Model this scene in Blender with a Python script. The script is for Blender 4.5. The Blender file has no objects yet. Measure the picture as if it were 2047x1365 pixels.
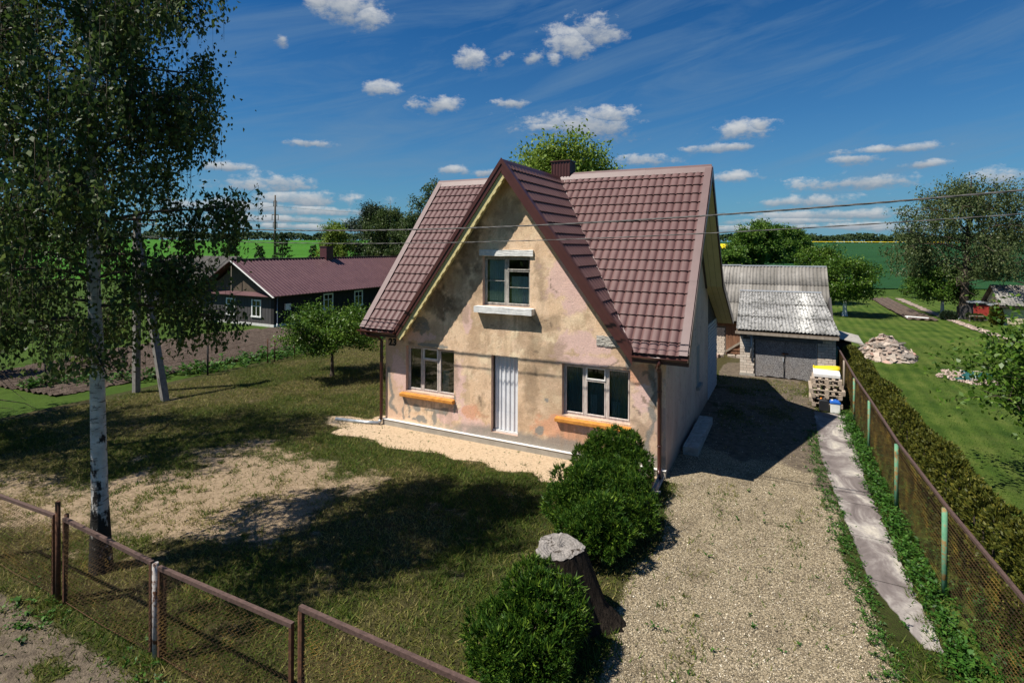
import bpy, bmesh, math, random
import numpy as np
from mathutils import Vector, Matrix
random.seed(7)
rng = np.random.default_rng(7)
R = math.radians
scene = bpy.context.scene
COL = scene.collection

# ---------------------------------------------------------------- camera, sky, sun, exposure
# The frame of the scene is the yellow house: x runs along its front wall, y into its depth, z up, metres; most coordinates below were unprojected from image pixels through the camera.
CAM = Vector((10.35, -12.34, 5.1)); YAW = 0.4716
cam_data = bpy.data.cameras.new('camera'); cam = bpy.data.objects.new('camera', cam_data); COL.objects.link(cam)
cam.location = CAM
cam.rotation_euler = (R(90), 0, YAW)
cam.rotation_euler = (Matrix.Rotation(YAW, 3, 'Z') @ Matrix.Rotation(R(90), 3, 'X') @ Matrix.Rotation(0.0041, 3, 'Z')).to_euler()
cam_data.sensor_width = 36; cam_data.lens = 1091.9 / 2047 * 36
cam_data.shift_y = -(682.5 - 493.7) / 2047
cam_data.clip_end = 9000
scene.camera = cam
FWD = np.array([-math.sin(YAW), math.cos(YAW)]); RGT = np.array([math.cos(YAW), math.sin(YAW)])

SUN_EL = 57.5; SHADOW = np.array([0.687, 0.721]); SHADOW = SHADOW / np.linalg.norm(SHADOW)
sun_data = bpy.data.lights.new('sun', 'SUN'); sun = bpy.data.objects.new('sun', sun_data); COL.objects.link(sun)
sun_data.energy = 5.0; sun_data.angle = R(0.5); sun_data.color = (1.0, 0.94, 0.84)
ldir = Vector((SHADOW[0] * math.cos(R(SUN_EL)), SHADOW[1] * math.cos(R(SUN_EL)), -math.sin(R(SUN_EL))))
sun.rotation_euler = ldir.to_track_quat('-Z', 'Y').to_euler(); sun.location = (0, 0, 40)

scene.view_settings.view_transform = 'Standard'; scene.view_settings.look = 'None'
scene.view_settings.exposure = 0.6; scene.view_settings.gamma = 1.0
scene.view_settings.use_curve_mapping = False

class NT:
    """small helper for writing shader node trees"""
    def __init__(s, tree): s.t = tree; s.n = tree.nodes; s.l = tree.links; s.n.clear()
    def new(s, typ, **kw):
        nd = s.n.new(typ)
        for k, v in kw.items(): setattr(nd, k, v)
        return nd
    def put(s, sock, val):
        if val is None: return
        if isinstance(val, bpy.types.NodeSocket): s.l.new(val, sock)
        else:
            try: sock.default_value = val
            except Exception: sock.default_value = (*val, 1.0)
    def math(s, op, a, b=None, c=None, clamp=False):
        nd = s.new('ShaderNodeMath', operation=op); nd.use_clamp = clamp
        for i, v in enumerate((a, b, c)): s.put(nd.inputs[i], v)
        return nd.outputs[0]
    def vmath(s, op, a, b=None):
        nd = s.new('ShaderNodeVectorMath', operation=op); s.put(nd.inputs[0], a)
        if b is not None: s.put(nd.inputs[1], b)
        return nd.outputs['Value'] if op in ('LENGTH', 'DOT_PRODUCT', 'DISTANCE') else nd.outputs[0]
    def pos(s): return s.new('ShaderNodeNewGeometry').outputs['Position']
    def obj(s): return s.new('ShaderNodeTexCoord').outputs['Object']
    def scale(s, v, k): return s.vmath('MULTIPLY', v, k)
    def noise(s, vec, scale=5., detail=4., rough=.55, dist=0.):
        nd = s.new('ShaderNodeTexNoise'); s.put(nd.inputs['Vector'], vec)
        nd.inputs['Scale'].default_value = scale; nd.inputs['Detail'].default_value = detail
        nd.inputs['Roughness'].default_value = rough; nd.inputs['Distortion'].default_value = dist
        return nd.outputs['Fac']
    def vor(s, vec, scale=5., feature='F1', out='Distance'):
        nd = s.new('ShaderNodeTexVoronoi', feature=feature); s.put(nd.inputs['Vector'], vec); nd.inputs['Scale'].default_value = scale
        return nd.outputs[out]
    def ramp(s, fac, pts):
        nd = s.new('ShaderNodeValToRGB'); s.put(nd.inputs[0], fac); e = nd.color_ramp.elements
        while len(e) < len(pts): e.new(.5)
        for el, (p, c) in zip(e, pts):
            el.position = p; el.color = (c, c, c, 1) if not hasattr(c, '__len__') else (*c, 1)
        return nd.outputs[0]
    def mix(s, fac, a, b, mode='MIX'):
        nd = s.new('ShaderNodeMix', data_type='RGBA', blend_type=mode)
        s.put(nd.inputs[0], fac); s.put(nd.inputs[6], a); s.put(nd.inputs[7], b); return nd.outputs[2]
    def attr(s, name, out='Fac'): return s.new('ShaderNodeAttribute', attribute_name=name).outputs[out]
    def rnd(s): return s.new('ShaderNodeObjectInfo').outputs['Random']
    def sep(s, v):
        nd = s.new('ShaderNodeSeparateXYZ'); s.put(nd.inputs[0], v); return nd.outputs
    def comb(s, x, y, z=0.):
        nd = s.new('ShaderNodeCombineXYZ')
        for i, v in enumerate((x, y, z)): s.put(nd.inputs[i], v)
        return nd.outputs[0]
    def bump(s, h, strength=.3, dist=.02):
        nd = s.new('ShaderNodeBump'); nd.inputs['Strength'].default_value = strength; nd.inputs['Distance'].default_value = dist
        s.put(nd.inputs['Height'], h); return nd.outputs[0]
    def surf(s, color, rough=.8, normal=None, spec=.3, metal=0., trans=None):
        b = s.new('ShaderNodeBsdfPrincipled'); s.put(b.inputs['Base Color'], color); s.put(b.inputs['Roughness'], rough)
        b.inputs['Specular IOR Level'].default_value = spec; s.put(b.inputs['Metallic'], metal)
        if normal is not None: s.put(b.inputs['Normal'], normal)
        out = b.outputs[0]
        if trans is not None:
            t = s.new('ShaderNodeBsdfTranslucent'); s.put(t.inputs[0], color)
            m = s.new('ShaderNodeMixShader'); m.inputs[0].default_value = trans; s.l.new(out, m.inputs[1]); s.l.new(t.outputs[0], m.inputs[2]); out = m.outputs[0]
        o = s.new('ShaderNodeOutputMaterial'); s.l.new(out, o.inputs[0])

# ---- sky with fair-weather clouds
FPX = 1091.9
SKY_STR = 0.052
def build_world():
    w = bpy.data.worlds.new('World'); scene.world = w; w.use_nodes = True
    t = NT(w.node_tree)
    sky = t.new('ShaderNodeTexSky', sky_type='NISHITA'); sky.sun_disc = False
    sky.sun_elevation = R(SUN_EL); sky.sun_rotation = math.atan2(-SHADOW[0], -SHADOW[1])
    sky.air_density = 1.0; sky.dust_density = 0.3; sky.ozone_density = 3.0
    hs = t.new('ShaderNodeHueSaturation'); hs.inputs['Saturation'].default_value = 1.22; hs.inputs['Value'].default_value = 1.0
    t.l.new(sky.outputs[0], hs.inputs['Color'])
    base = t.mix(1.0, hs.outputs[0], (0.25, 0.75, 1.05, 1), 'MULTIPLY')
    d = t.new('ShaderNodeTexCoord').outputs['Generated']
    x = t.vmath('DOT_PRODUCT', d, (RGT[0], RGT[1], 0)); y = t.vmath('DOT_PRODUCT', d, (FWD[0], FWD[1], 0)); z = t.sep(d)[2]
    az = t.math('ARCTAN2', x, y); el = t.math('ARCSINE', z)
    ae = t.comb(az, el)
    # edge break-up
    sc = t.comb(az, t.math('MULTIPLY', el, 1.7))
    n1 = t.noise(sc, 30, 8, .66); n2 = t.noise(sc, 9, 4, .6, .3)
    wob = t.math('ADD', t.math('MULTIPLY', t.math('SUBTRACT', n1, .5), 2.9), t.math('MULTIPLY', t.math('SUBTRACT', n2, .5), 1.7))
    blobs = [(680,12,62,26),(735,36,34,16),(640,4,30,14),(562,80,12,9),(758,180,34,11),(878,210,40,12),(945,120,30,15),(1003,114,16,11),(1066,114,17,12),
             (1140,88,45,22),(1190,62,40,24),(1110,118,18,9),(1021,207,26,6),(1160,248,100,20),(1215,232,55,14),(1090,255,40,8),(617,288,42,5.5),(905,341,30,7),(972,346,24,7),
             (1285,318,50,10),(1480,260,52,13),(1515,250,24,10),(1455,293,70,6),(1462,354,46,8),(1705,315,46,7),(1760,297,85,5),(1850,325,42,4.5),
             (1690,364,110,9),(1625,400,85,8),(2000,352,60,12),(555,368,60,14),(500,372,60,12),(600,400,110,11),(480,415,130,9),(650,425,120,8),(560,440,150,6),
             (1580,402,60,7),(1640,428,160,7),(1560,440,120,6),(1700,450,130,5),(1500,455,80,5),(440,335,45,6),(600,455,160,5),(1800,452,90,5)]
    dens = None; side = None
    for px, py, rx, ry in blobs:
        a = math.atan((px - 1023.5) / FPX); e = math.atan((493.7 - py) / FPX * math.cos(a))
        k = FPX / math.cos(a) ** 2
        v = t.vmath('MULTIPLY', t.vmath('SUBTRACT', ae, (a, e, 0)), (k / rx / 1.4, FPX * .95 / ry / 1.45, 0))
        L = t.vmath('LENGTH', v)
        if dens is None: dens = L; side = t.sep(v)[1]
        else:
            lt = t.math('LESS_THAN', L, dens)
            mm = t.new('ShaderNodeMix', data_type='FLOAT'); t.put(mm.inputs[0], lt); t.put(mm.inputs[2], side); t.put(mm.inputs[3], t.sep(v)[1]); side = mm.outputs[0]
            dens = t.math('MINIMUM', dens, L)
    m = t.math('ADD', t.math('SUBTRACT', 1.0, dens), wob)
    mask = t.ramp(m, [(.0, 0.), (.22, .22), (.55, .75), (1., 1.)])
    # the same kind of small clouds go on round the rest of the sky
    beyond = t.math('GREATER_THAN', t.math('ABSOLUTE', az), .82)
    pl = t.vmath('MULTIPLY', d, t.comb(t.math('DIVIDE', 1.0, t.math('ADD', t.math('ABSOLUTE', z), .08)), t.math('DIVIDE', 1.0, t.math('ADD', t.math('ABSOLUTE', z), .08)), 1.0))
    gen = t.ramp(t.noise(pl, 1.1, 6, .6), [(.60, 0.), (.70, 1.)])
    mask = t.math('MAXIMUM', mask, t.math('MULTIPLY', t.math('MULTIPLY', gen, beyond), .9))
    # thin cirrus veil
    cv = t.comb(t.math('ADD', t.math('MULTIPLY', az, 1.0), t.math('MULTIPLY', el, -1.2)), t.math('ADD', t.math('MULTIPLY', el, 4.2), t.math('MULTIPLY', az, -.8)))
    cir = t.ramp(t.noise(cv, 3.4, 8, .62, .6), [(.45, 0.), (.74, .58)])
    col = t.mix(cir, base, (1.9, 3.3, 5.2, 1))
    haze = t.ramp(t.math('MULTIPLY', el, 1.0), [(0., .66), (.10, .40), (.22, .16), (.42, 0.)])
    col = t.mix(haze, col, (2.3, 4.2, 6.0, 1))
    shade = t.ramp(t.math('ADD', t.math('MULTIPLY', side, .5), t.math('MULTIPLY', n1, .8)), [(.1, (3.2, 3.8, 4.6)), (.75, (8.0, 8.2, 8.3))])
    cl = t.mix(t.math('MULTIPLY', mask, .90), col, shade)
    bg = t.new('ShaderNodeBackground'); t.l.new(cl, bg.inputs[0]); bg.inputs[1].default_value = SKY_STR
    o = t.new('ShaderNodeOutputWorld'); t.l.new(bg.outputs[0], o.inputs[0])
    w.cycles.sampling_method = 'MANUAL'; w.cycles.sample_map_resolution = 512
build_world()
scene.cycles.max_bounces = 6; scene.cycles.transparent_max_bounces = 12
scene.cycles.diffuse_bounces = 3; scene.cycles.use_denoising = True

# ---------------------------------------------------------------- mesh helpers
MAT = {}
def mat(name):
    def deco(fn):
        m = bpy.data.materials.new(name); m.use_nodes = True; fn(NT(m.node_tree)); MAT[name] = m; return fn
    return deco
def tag(o, label=None, cat=None, group=None, kind=None):
    for k, v in (('label', label), ('category', cat), ('group', group), ('kind', kind)):
        if v: o[k] = v
    return o
def thing(name, label, cat, loc=(0, 0, 0), rz=0., group=None):
    o = bpy.data.objects.new(name, None); COL.objects.link(o); o.location = loc; o.rotation_euler = (0, 0, rz); o.empty_display_size = .2
    return tag(o, label, cat, group)
def link(name, me, material=None, parent=None):
    o = bpy.data.objects.new(name, me); COL.objects.link(o)
    if material and not me.materials: me.materials.append(MAT[material])
    if parent: o.parent = parent
    return o
def np_mesh(name, V, F, attrs=None, smooth=False):
    """V (n,3); F (m,k) array with one k for all faces"""
    V = np.asarray(V, np.float32); F = np.asarray(F, np.int32); me = bpy.data.meshes.new(name); k = F.shape[1]
    me.vertices.add(len(V)); me.vertices.foreach_set('co', V.ravel())
    me.loops.add(F.size); me.loops.foreach_set('vertex_index', F.ravel())
    me.polygons.add(len(F)); me.polygons.foreach_set('loop_start', np.arange(0, F.size, k, dtype=np.int32)); me.polygons.foreach_set('loop_total', np.full(len(F), k, np.int32))
    if smooth: me.polygons.foreach_set('use_smooth', np.ones(len(F), bool))
    me.update(calc_edges=True)
    for an, av in (attrs or {}).items():
        av = np.asarray(av, np.float32)
        if av.ndim == 1: a = me.attributes.new(an, 'FLOAT', 'POINT'); a.data.foreach_set('value', av)
        else:
            if av.shape[1] == 3: av = np.concatenate([av, np.ones((len(av), 1), np.float32)], 1)
            a = me.attributes.new(an, 'FLOAT_COLOR', 'POINT'); a.data.foreach_set('color', av.ravel())
    return me
class MB:
    """collects shapes for one mesh"""
    def __init__(s): s.v = []; s.f = []; s.sm = []
    def add(s, V, F, smooth=False):
        b = len(s.v); s.v += [tuple(p) for p in V]; s.f += [tuple(i + b for i in q) for q in F]; s.sm += [smooth] * len(F); return s
    def box(s, x0, x1, y0, y1, z0, z1):
        return s.add([(x, y, z) for z in (z0, z1) for y in (y0, y1) for x in (x0, x1)], [(0, 2, 3, 1), (4, 5, 7, 6), (0, 1, 5, 4), (2, 6, 7, 3), (0, 4, 6, 2), (1, 3, 7, 5)])
    def beam(s, p0, p1, w, h, up=(0, 0, 1)):
        p0 = Vector(p0); p1 = Vector(p1); a = (p1 - p0).normalized(); up = Vector(up)
        if abs(a.dot(up)) > .98: up = Vector((0, 1, 0))
        sx = a.cross(up).normalized(); sy = sx.cross(a)
        V = [p + sx * i * w / 2 + sy * j * h / 2 for p in (p0, p1) for j in (-1, 1) for i in (-1, 1)]
        return s.add(V, [(0, 2, 3, 1), (4, 5, 7, 6), (0, 1, 5, 4), (2, 6, 7, 3), (0, 4, 6, 2), (1, 3, 7, 5)])
    def tube(s, pts, rad, n=8, cap=True, smooth=True):
        pts = [Vector(p) for p in pts]; rad = [rad] * len(pts) if not hasattr(rad, '__len__') else rad
        b = len(s.v); up = Vector((0.31, 0.17, 1)); V = []
        for i, p in enumerate(pts):
            a = (pts[min(i + 1, len(pts) - 1)] - pts[max(i - 1, 0)]).normalized()
            ref = up if abs(a.dot(up.normalized())) < .95 else Vector((1, .1, 0))
            sx = a.cross(ref).normalized(); sy = sx.cross(a)
            V += [p + (sx * math.cos(k * 2 * math.pi / n) + sy * math.sin(k * 2 * math.pi / n)) * rad[i] for k in range(n)]
        F = [(i * n + k, i * n + (k + 1) % n, (i + 1) * n + (k + 1) % n, (i + 1) * n + k) for i in range(len(pts) - 1) for k in range(n)]
        s.add(V, F, smooth)
        if cap: s.f += [tuple(b + k for k in reversed(range(n))), tuple(b + (len(pts) - 1) * n + k for k in range(n))]; s.sm += [False, False]
        return s
    def prism(s, poly, d):
        """closed polygon of 3d points pushed along vector d"""
        n = len(poly); d = Vector(d); V = [Vector(p) for p in poly] + [Vector(p) + d for p in poly]
        return s.add(V, [tuple(range(n)), tuple(reversed(range(n, 2 * n)))] + [(i, i + n, (i + 1) % n + n, (i + 1) % n) for i in range(n)])
    def mesh(s, name):
        me = bpy.data.meshes.new(name); me.from_pydata([tuple(p) for p in s.v], [], s.f)
        me.polygons.foreach_set('use_smooth', s.sm); me.update()
        bm = bmesh.new(); bm.from_mesh(me); bmesh.ops.recalc_face_normals(bm, faces=bm.faces); bm.to_mesh(me); bm.free(); return me
    def build(s, name, material, parent=None): return link(name, s.mesh(name), material, parent)
def bevelled(o, w=.006, seg=1):
    m = o.modifiers.new('bevel', 'BEVEL'); m.width = w; m.segments = seg; m.limit_method = 'ANGLE'; return o

# lattice noise in numpy, for shapes and for masks of what the ground and the plaster are made of
def vnoise(x, y, seed=0):
    x = np.asarray(x, float); y = np.asarray(y, float); xi = np.floor(x).astype(np.int64); yi = np.floor(y).astype(np.int64); xf = x - xi; yf = y - yi
    xf = xf * xf * (3 - 2 * xf); yf = yf * yf * (3 - 2 * yf)
    def h(a, b):
        n = (a * 374761393 + b * 668265263 + seed * 974711) & 0xffffffff; n = ((n ^ (n >> 13)) * 1274126177) & 0xffffffff
        return ((n ^ (n >> 16)) & 0xffff) / 65535.
    return (h(xi, yi) * (1 - xf) + h(xi + 1, yi) * xf) * (1 - yf) + (h(xi, yi + 1) * (1 - xf) + h(xi + 1, yi + 1) * xf) * yf
def fbm(x, y, seed=0, oct=5, gain=.55):
    a = 1.; s = 0.; t = 0.
    for o in range(oct): s = s + a * vnoise(x * 2 ** o + 17.3 * o, y * 2 ** o - 9.1 * o, seed + o); t += a; a *= gain
    return s / t
def sstep(a, b, x): t = np.clip((np.asarray(x) - a) / (b - a), 0, 1); return t * t * (3 - 2 * t)
def lerp(a, b, t): return a + (b - a) * t
def grid_mesh(name, us, vs, zf, attrs=None, keep=None, smooth=True):
    U, Vv = np.meshgrid(us, vs); u = U.ravel(); v = Vv.ravel(); z = zf(u, v); n = len(us); m = len(vs)
    i = np.arange(n - 1)[None, :] + np.arange(m - 1)[:, None] * n; F = np.stack([i, i + 1, i + n + 1, i + n], -1).reshape(-1, 4)
    V = np.stack([u, v, z], 1)
    at = {k: fn(u, v) for k, fn in (attrs or {}).items()}
    if keep is not None:
        cen = V[F].mean(1); F = F[keep(cen[:, 0], cen[:, 1])]
        used = np.unique(F); mp = np.full(len(V), -1); mp[used] = np.arange(len(used)); F = mp[F]; V = V[used]; at = {k: a[used] for k, a in at.items()}
    return np_mesh(name, V, F, at, smooth)
def inpoly(x, y, P):
    x = np.asarray(x); y = np.asarray(y); c = np.zeros(x.shape, bool); n = len(P)
    for i in range(n):
        (x0, y0), (x1, y1) = P[i], P[(i + 1) % n]
        if y0 == y1: continue
        c ^= ((y0 > y) != (y1 > y)) & (x < (x1 - x0) * (y - y0) / (y1 - y0) + x0)
    return c
def terrain_z(u, v):
    s = (np.asarray(u) - CAM.x) * FWD[0] + (np.asarray(v) - CAM.y) * FWD[1]
    t = np.clip(s - 62, 0, None); z = .0195 * t * sstep(0, 60, t)
    return np.where(s > 700, .0195 * 638 - (s - 700) * .004, z)

# ---------------------------------------------------------------- materials
@mat('meadow')
def _(t):
    p = t.pos(); c = t.ramp(t.noise(p, .35, 5), [(.3, (.030, .062, .008)), (.7, (.062, .105, .014))])
    c = t.mix(t.ramp(t.noise(p, 6, 6, .7), [(.35, 0.), (.7, .6)]), c, (.024, .042, .007, 1))
    t.surf(c, .95, t.bump(t.noise(p, 28, 4), .7, .06), .1)
@mat('lawn')
def _(t):
    p = t.pos(); x, y, z = t.sep(p)
    st = t.math('SINE', t.math('ADD', t.math('MULTIPLY', x, 11.4), t.math('MULTIPLY', t.noise(p, .5, 3), 5.)))
    f = t.math('ADD', t.math('MULTIPLY', st, .10), t.noise(p, .8, 5, .6))
    c = t.ramp(f, [(.25, (.028, .058, .008)), (.52, (.066, .108, .016)), (.85, (.135, .165, .036))]); c = t.mix(t.ramp(t.noise(p, .22, 5, .7), [(.50, 0.), (.70, .5)]), c, (.15, .155, .045, 1))
    c = t.mix(t.ramp(t.noise(p, 22, 5, .7), [(.4, 0.), (.7, .55)]), c, (.020, .045, .006, 1))
    t.surf(c, .95, t.bump(t.noise(p, 45, 4, .7), .8, .05), .1)
@mat('crop_dark')
def _(t):
    p = t.pos(); c = t.ramp(t.noise(p, .05, 5), [(.3, (.012, .050, .016)), (.7, (.020, .070, .022))])
    c = t.mix(t.ramp(t.noise(t.scale(p, (.3, .06, 1)), 1.2, 5), [(.45, 0.), (.7, .5)]), c, (.028, .080, .022, 1)); t.surf(c, .95, t.bump(t.noise(p, 6, 4), .8, .3), .1)
@mat('crop_bright')
def _(t):
    p = t.pos(); c = t.ramp(t.noise(p, .02, 5), [(.3, (.030, .110, .008)), (.7, (.050, .150, .014))]); t.surf(c, .95, t.bump(t.noise(p, 4, 4), .6, .3), .1)
@mat('rapeseed')
def _(t): t.surf(t.ramp(t.noise(t.pos(), .2, 5), [(.3, (.62, .46, .01)), (.7, (.75, .60, .02))]), .95, None, .1)
@mat('yard')
def _(t):
    p = t.pos(); gr = t.attr('gravel'); sa = t.attr('sand'); ba = t.attr('bare'); gn = t.attr('green'); dk = t.attr('dirt')
    fine = t.noise(p, 34, 5, .7); mid = t.noise(p, 5, 5, .65)
    g = t.ramp(mid, [(.3, (.040, .036, .014)), (.7, (.085, .074, .028))])
    g = t.mix(gn, g, t.ramp(mid, [(.3, (.022, .032, .006)), (.7, (.044, .056, .012))]))
    g = t.mix(t.ramp(fine, [(.45, 0.), (.62, .7)]), g, (.032, .024, .012, 1))
    soil = t.ramp(t.noise(p, 9, 6, .7), [(.25, (.13, .095, .06)), (.5, (.27, .20, .13)), (.8, (.37, .285, .19))])
    sand = t.ramp(t.noise(p, 14, 6, .7), [(.25, (.30, .215, .14)), (.5, (.50, .375, .25)), (.8, (.60, .46, .32))])
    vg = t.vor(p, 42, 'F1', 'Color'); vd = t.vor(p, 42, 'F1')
    grav = t.mix(.45, t.ramp(t.sep(vg)[0], [(.0, (.13, .105, .068)), (.5, (.35, .285, .185)), (1., (.57, .485, .35))]), t.ramp(mid, [(.3, (.24, .185, .115)), (.7, (.43, .35, .23))]))
    grav = t.mix(t.ramp(t.noise(p, 1.3, 6, .7), [(.47, 0.), (.66, .6)]), grav, (.13, .10, .065, 1)); grav = t.mix(t.ramp(vd, [(.35, 0.), (.75, .8)]), grav, (.06, .05, .035, 1))  # last mix paints occlusion shade into the gaps between pebbles
    dirt = t.ramp(t.noise(p, 6, 7, .7), [(.3, (.055, .043, .032)), (.7, (.185, .148, .108))])
    def edge(m, k=.55): return t.ramp(t.math('ADD', m, t.math('MULTIPLY', t.math('SUBTRACT', fine, .5), k)), [(.42, 0.), (.58, 1.)])
    soft = t.ramp(t.math('ADD', ba, t.math('ADD', t.math('MULTIPLY', t.math('SUBTRACT', fine, .5), 1.5), t.math('MULTIPLY', t.math('SUBTRACT', mid, .5), .9))), [(.36, 0.), (.70, 1.)])
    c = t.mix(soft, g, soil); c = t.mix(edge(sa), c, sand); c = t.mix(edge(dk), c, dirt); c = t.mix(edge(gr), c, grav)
    t.surf(c, .95, t.bump(t.math('ADD', fine, t.math('MULTIPLY', vd, -.6)), .8, .03), .12)
@mat('ploughed')
def _(t):
    p = t.pos(); c = t.ramp(t.noise(p, 5, 7, .75), [(.25, (.045, .032, .025)), (.5, (.105, .078, .062)), (.8, (.19, .15, .12))]); t.surf(c, .95, t.bump(t.noise(p, 14, 5, .7), 1., .08), .1)
@mat('path_earth')
def _(t):
    p = t.pos(); t.surf(t.ramp(t.noise(p, 4, 6, .7), [(.3, (.16, .12, .10)), (.7, (.36, .29, .24))]), .95, t.bump(t.noise(p, 12, 5), .7, .04), .1)
@mat('pebble')
def _(t): t.surf(t.ramp(t.attr('rnd'), [(0., (.09, .075, .055)), (.3, (.245, .20, .135)), (.6, (.40, .33, .22)), (.85, (.53, .45, .32)), (1., (.70, .64, .53))]), .8, None, .3)
@mat('cobble')
def _(t): t.surf(t.ramp(t.attr('rnd'), [(0., (.16, .12, .10)), (.5, (.36, .265, .215)), (1., (.50, .42, .35))]), .8, None, .3)
@mat('blade')
def _(t): t.surf(t.ramp(t.attr('rnd'), [(0., (.034, .080, .007)), (.35, (.080, .118, .013)), (.7, (.165, .155, .036)), (1., (.30, .25, .10))]), .7, None, .2, trans=.3)
@mat('lawn_blade')
def _(t): t.surf(t.ramp(t.attr('rnd'), [(0., (.022, .062, .004)), (.6, (.050, .115, .010)), (1., (.11, .17, .025))]), .7, None, .2, trans=.3)
@mat('weed')
def _(t): t.surf(t.ramp(t.attr('rnd'), [(0., (.018, .060, .006)), (.6, (.040, .120, .012)), (1., (.085, .18, .025))]), .55, None, .3, trans=.3)
def leafmat(name, a, b, c, rough=.5, trans=.30, spec=.22):
    @mat(name)
    def _(t): t.surf(t.ramp(t.attr('rnd'), [(0., a), (.55, b), (1., c)]), rough, None, spec, trans=trans)
leafmat('leaf_birch', (.022, .046, .010), (.058, .096, .022), (.15, .20, .050), .5, .40, .3)
leafmat('leaf_birch_far', (.036, .058, .020), (.078, .108, .036), (.15, .175, .065), .5)
leafmat('leaf_fruit', (.022, .060, .006), (.060, .125, .012), (.15, .225, .032), .42)
leafmat('leaf_lime', (.07, .125, .014), (.15, .23, .030), (.27, .34, .06), .5, .35)
leafmat('leaf_deep', (.026, .070, .008), (.066, .138, .016), (.14, .215, .032), .5)
leafmat('leaf_olive', (.028, .055, .014), (.060, .098, .026), (.12, .155, .044), .5)
leafmat('needle_pine', (.012, .026, .012), (.022, .042, .018), (.045, .065, .026), .6, .1)
leafmat('needle_spruce', (.010, .028, .008), (.020, .048, .012), (.055, .082, .018), .6, .1)
leafmat('juniper', (.010, .036, .004), (.036, .092, .008), (.18, .27, .026), .55, .25)
leafmat('thuja', (.026, .036, .005), (.070, .078, .010), (.175, .155, .022), .55, .15)
leafmat('wood_far', (.014, .030, .010), (.026, .050, .016), (.045, .070, .022), .8, .1)
@mat('birch_bark')
def _(t):
    p = t.obj(); x, y, z = t.sep(p)
    q = t.scale(p, (3.2, 3.2, 16))
    f = t.noise(q, 1.4, 5, .65); blk = t.noise(t.scale(p, (5, 5, 2.6)), 1.6, 4, .6)
    low = t.ramp(t.math('DIVIDE', z, 14.), [(.02, .30), (.10, .10), (.16, 0.)])
    white = t.ramp(t.noise(p, 6, 5), [(.3, (.34, .32, .29)), (.7, (.58, .56, .52))])
    c = t.mix(t.ramp(f, [(.56, 0.), (.63, .8)]), white, (.05, .045, .04, 1))
    c = t.mix(t.ramp(t.math('ADD', blk, low), [(.60, 0.), (.68, 1.)]), c, (.022, .020, .018, 1))
    t.surf(c, .8, t.bump(t.math('ADD', f, t.math('MULTIPLY', blk, -1.4)), .7, .03), .2)
@mat('bark')
def _(t):
    p = t.obj(); f = t.noise(t.scale(p, (9, 9, 2.5)), 2, 6, .65); t.surf(t.ramp(f, [(.3, (.035, .028, .022)), (.7, (.13, .105, .08))]), .9, t.bump(f, 1., .04), .1)
@mat('limewashed_bark')
def _(t):
    p = t.pos(); z = t.sep(p)[2]; f = t.noise(p, 9, 5)
    t.surf(t.mix(t.ramp(t.math('ADD', z, t.math('MULTIPLY', f, .3)), [(.0, 0.), (1., 0.)]), t.ramp(f, [(.3, (.42, .43, .44)), (.7, (.66, .66, .64))]), (.06, .05, .04, 1)), .9, t.bump(f, .6, .03), .1)
@mat('stump_bark')
def _(t):
    p = t.obj(); f = t.noise(t.scale(p, (11, 11, 1.6)), 2.2, 6, .65); t.surf(t.ramp(f, [(.3, (.012, .009, .007)), (.7, (.045, .034, .026))]), .9, t.bump(f, 1., .05), .1)
@mat('stump_top')
def _(t):
    p = t.obj(); d = t.vmath('LENGTH', t.vmath('MULTIPLY', p, (1, 1, 0))); n = t.noise(p, 5, 5)
    rings = t.math('SINE', t.math('ADD', t.math('MULTIPLY', d, 150), t.math('MULTIPLY', n, 16)))
    a = t.noise(t.scale(p, (4, 4, 4)), 2.5, 6, .7)
    c = t.mix(t.math('MULTIPLY', t.math('ADD', rings, 1.), .12), t.ramp(a, [(.3, (.13, .118, .108)), (.7, (.34, .31, .285))]), (.07, .06, .052, 1))
    c = t.mix(t.ramp(t.noise(p, 7, 5, .7, 1.), [(.55, 0.), (.62, 1.)]), c, (.035, .027, .02, 1)); t.surf(c, .9, t.bump(t.math('ADD', a, t.math('MULTIPLY', rings, .1)), .8, .03), .15)
@mat('plaster')
def _(t):
    p = t.pos(); c = t.attr('paint', 'Color')
    f = t.noise(p, 24, 6, .7); g = t.noise(p, 3.1, 5, .65); h = t.noise(p, 90, 3, .6)
    c = t.mix(1., c, t.ramp(f, [(.25, .80), (.5, 1.06), (.8, 1.18)]), 'MULTIPLY')
    c = t.mix(t.ramp(t.noise(p, 11, 7, .72), [(.58, 0.), (.72, .30)]), c, (.28, .20, .13, 1))
    c = t.mix(t.ramp(t.vor(t.vmath('ADD', p, t.scale(t.comb(f, g, f), (.25, .25, .25))), 2.3, 'DISTANCE_TO_EDGE'), [(.0, .38), (.010, 0.)]), c, (.16, .12, .085, 1))
    sp = t.noise(p, 42, 6, .78); c = t.mix(t.ramp(sp, [(.58, 0.), (.65, .45)]), c, (.24, .165, .105, 1)); c = t.mix(t.ramp(sp, [(.36, .35), (.43, 0.)]), c, (.80, .68, .50, 1))
    t.surf(c, .93, t.bump(t.math('ADD', f, t.math('MULTIPLY', sp, .8)), .7, .014), .15)
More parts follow.
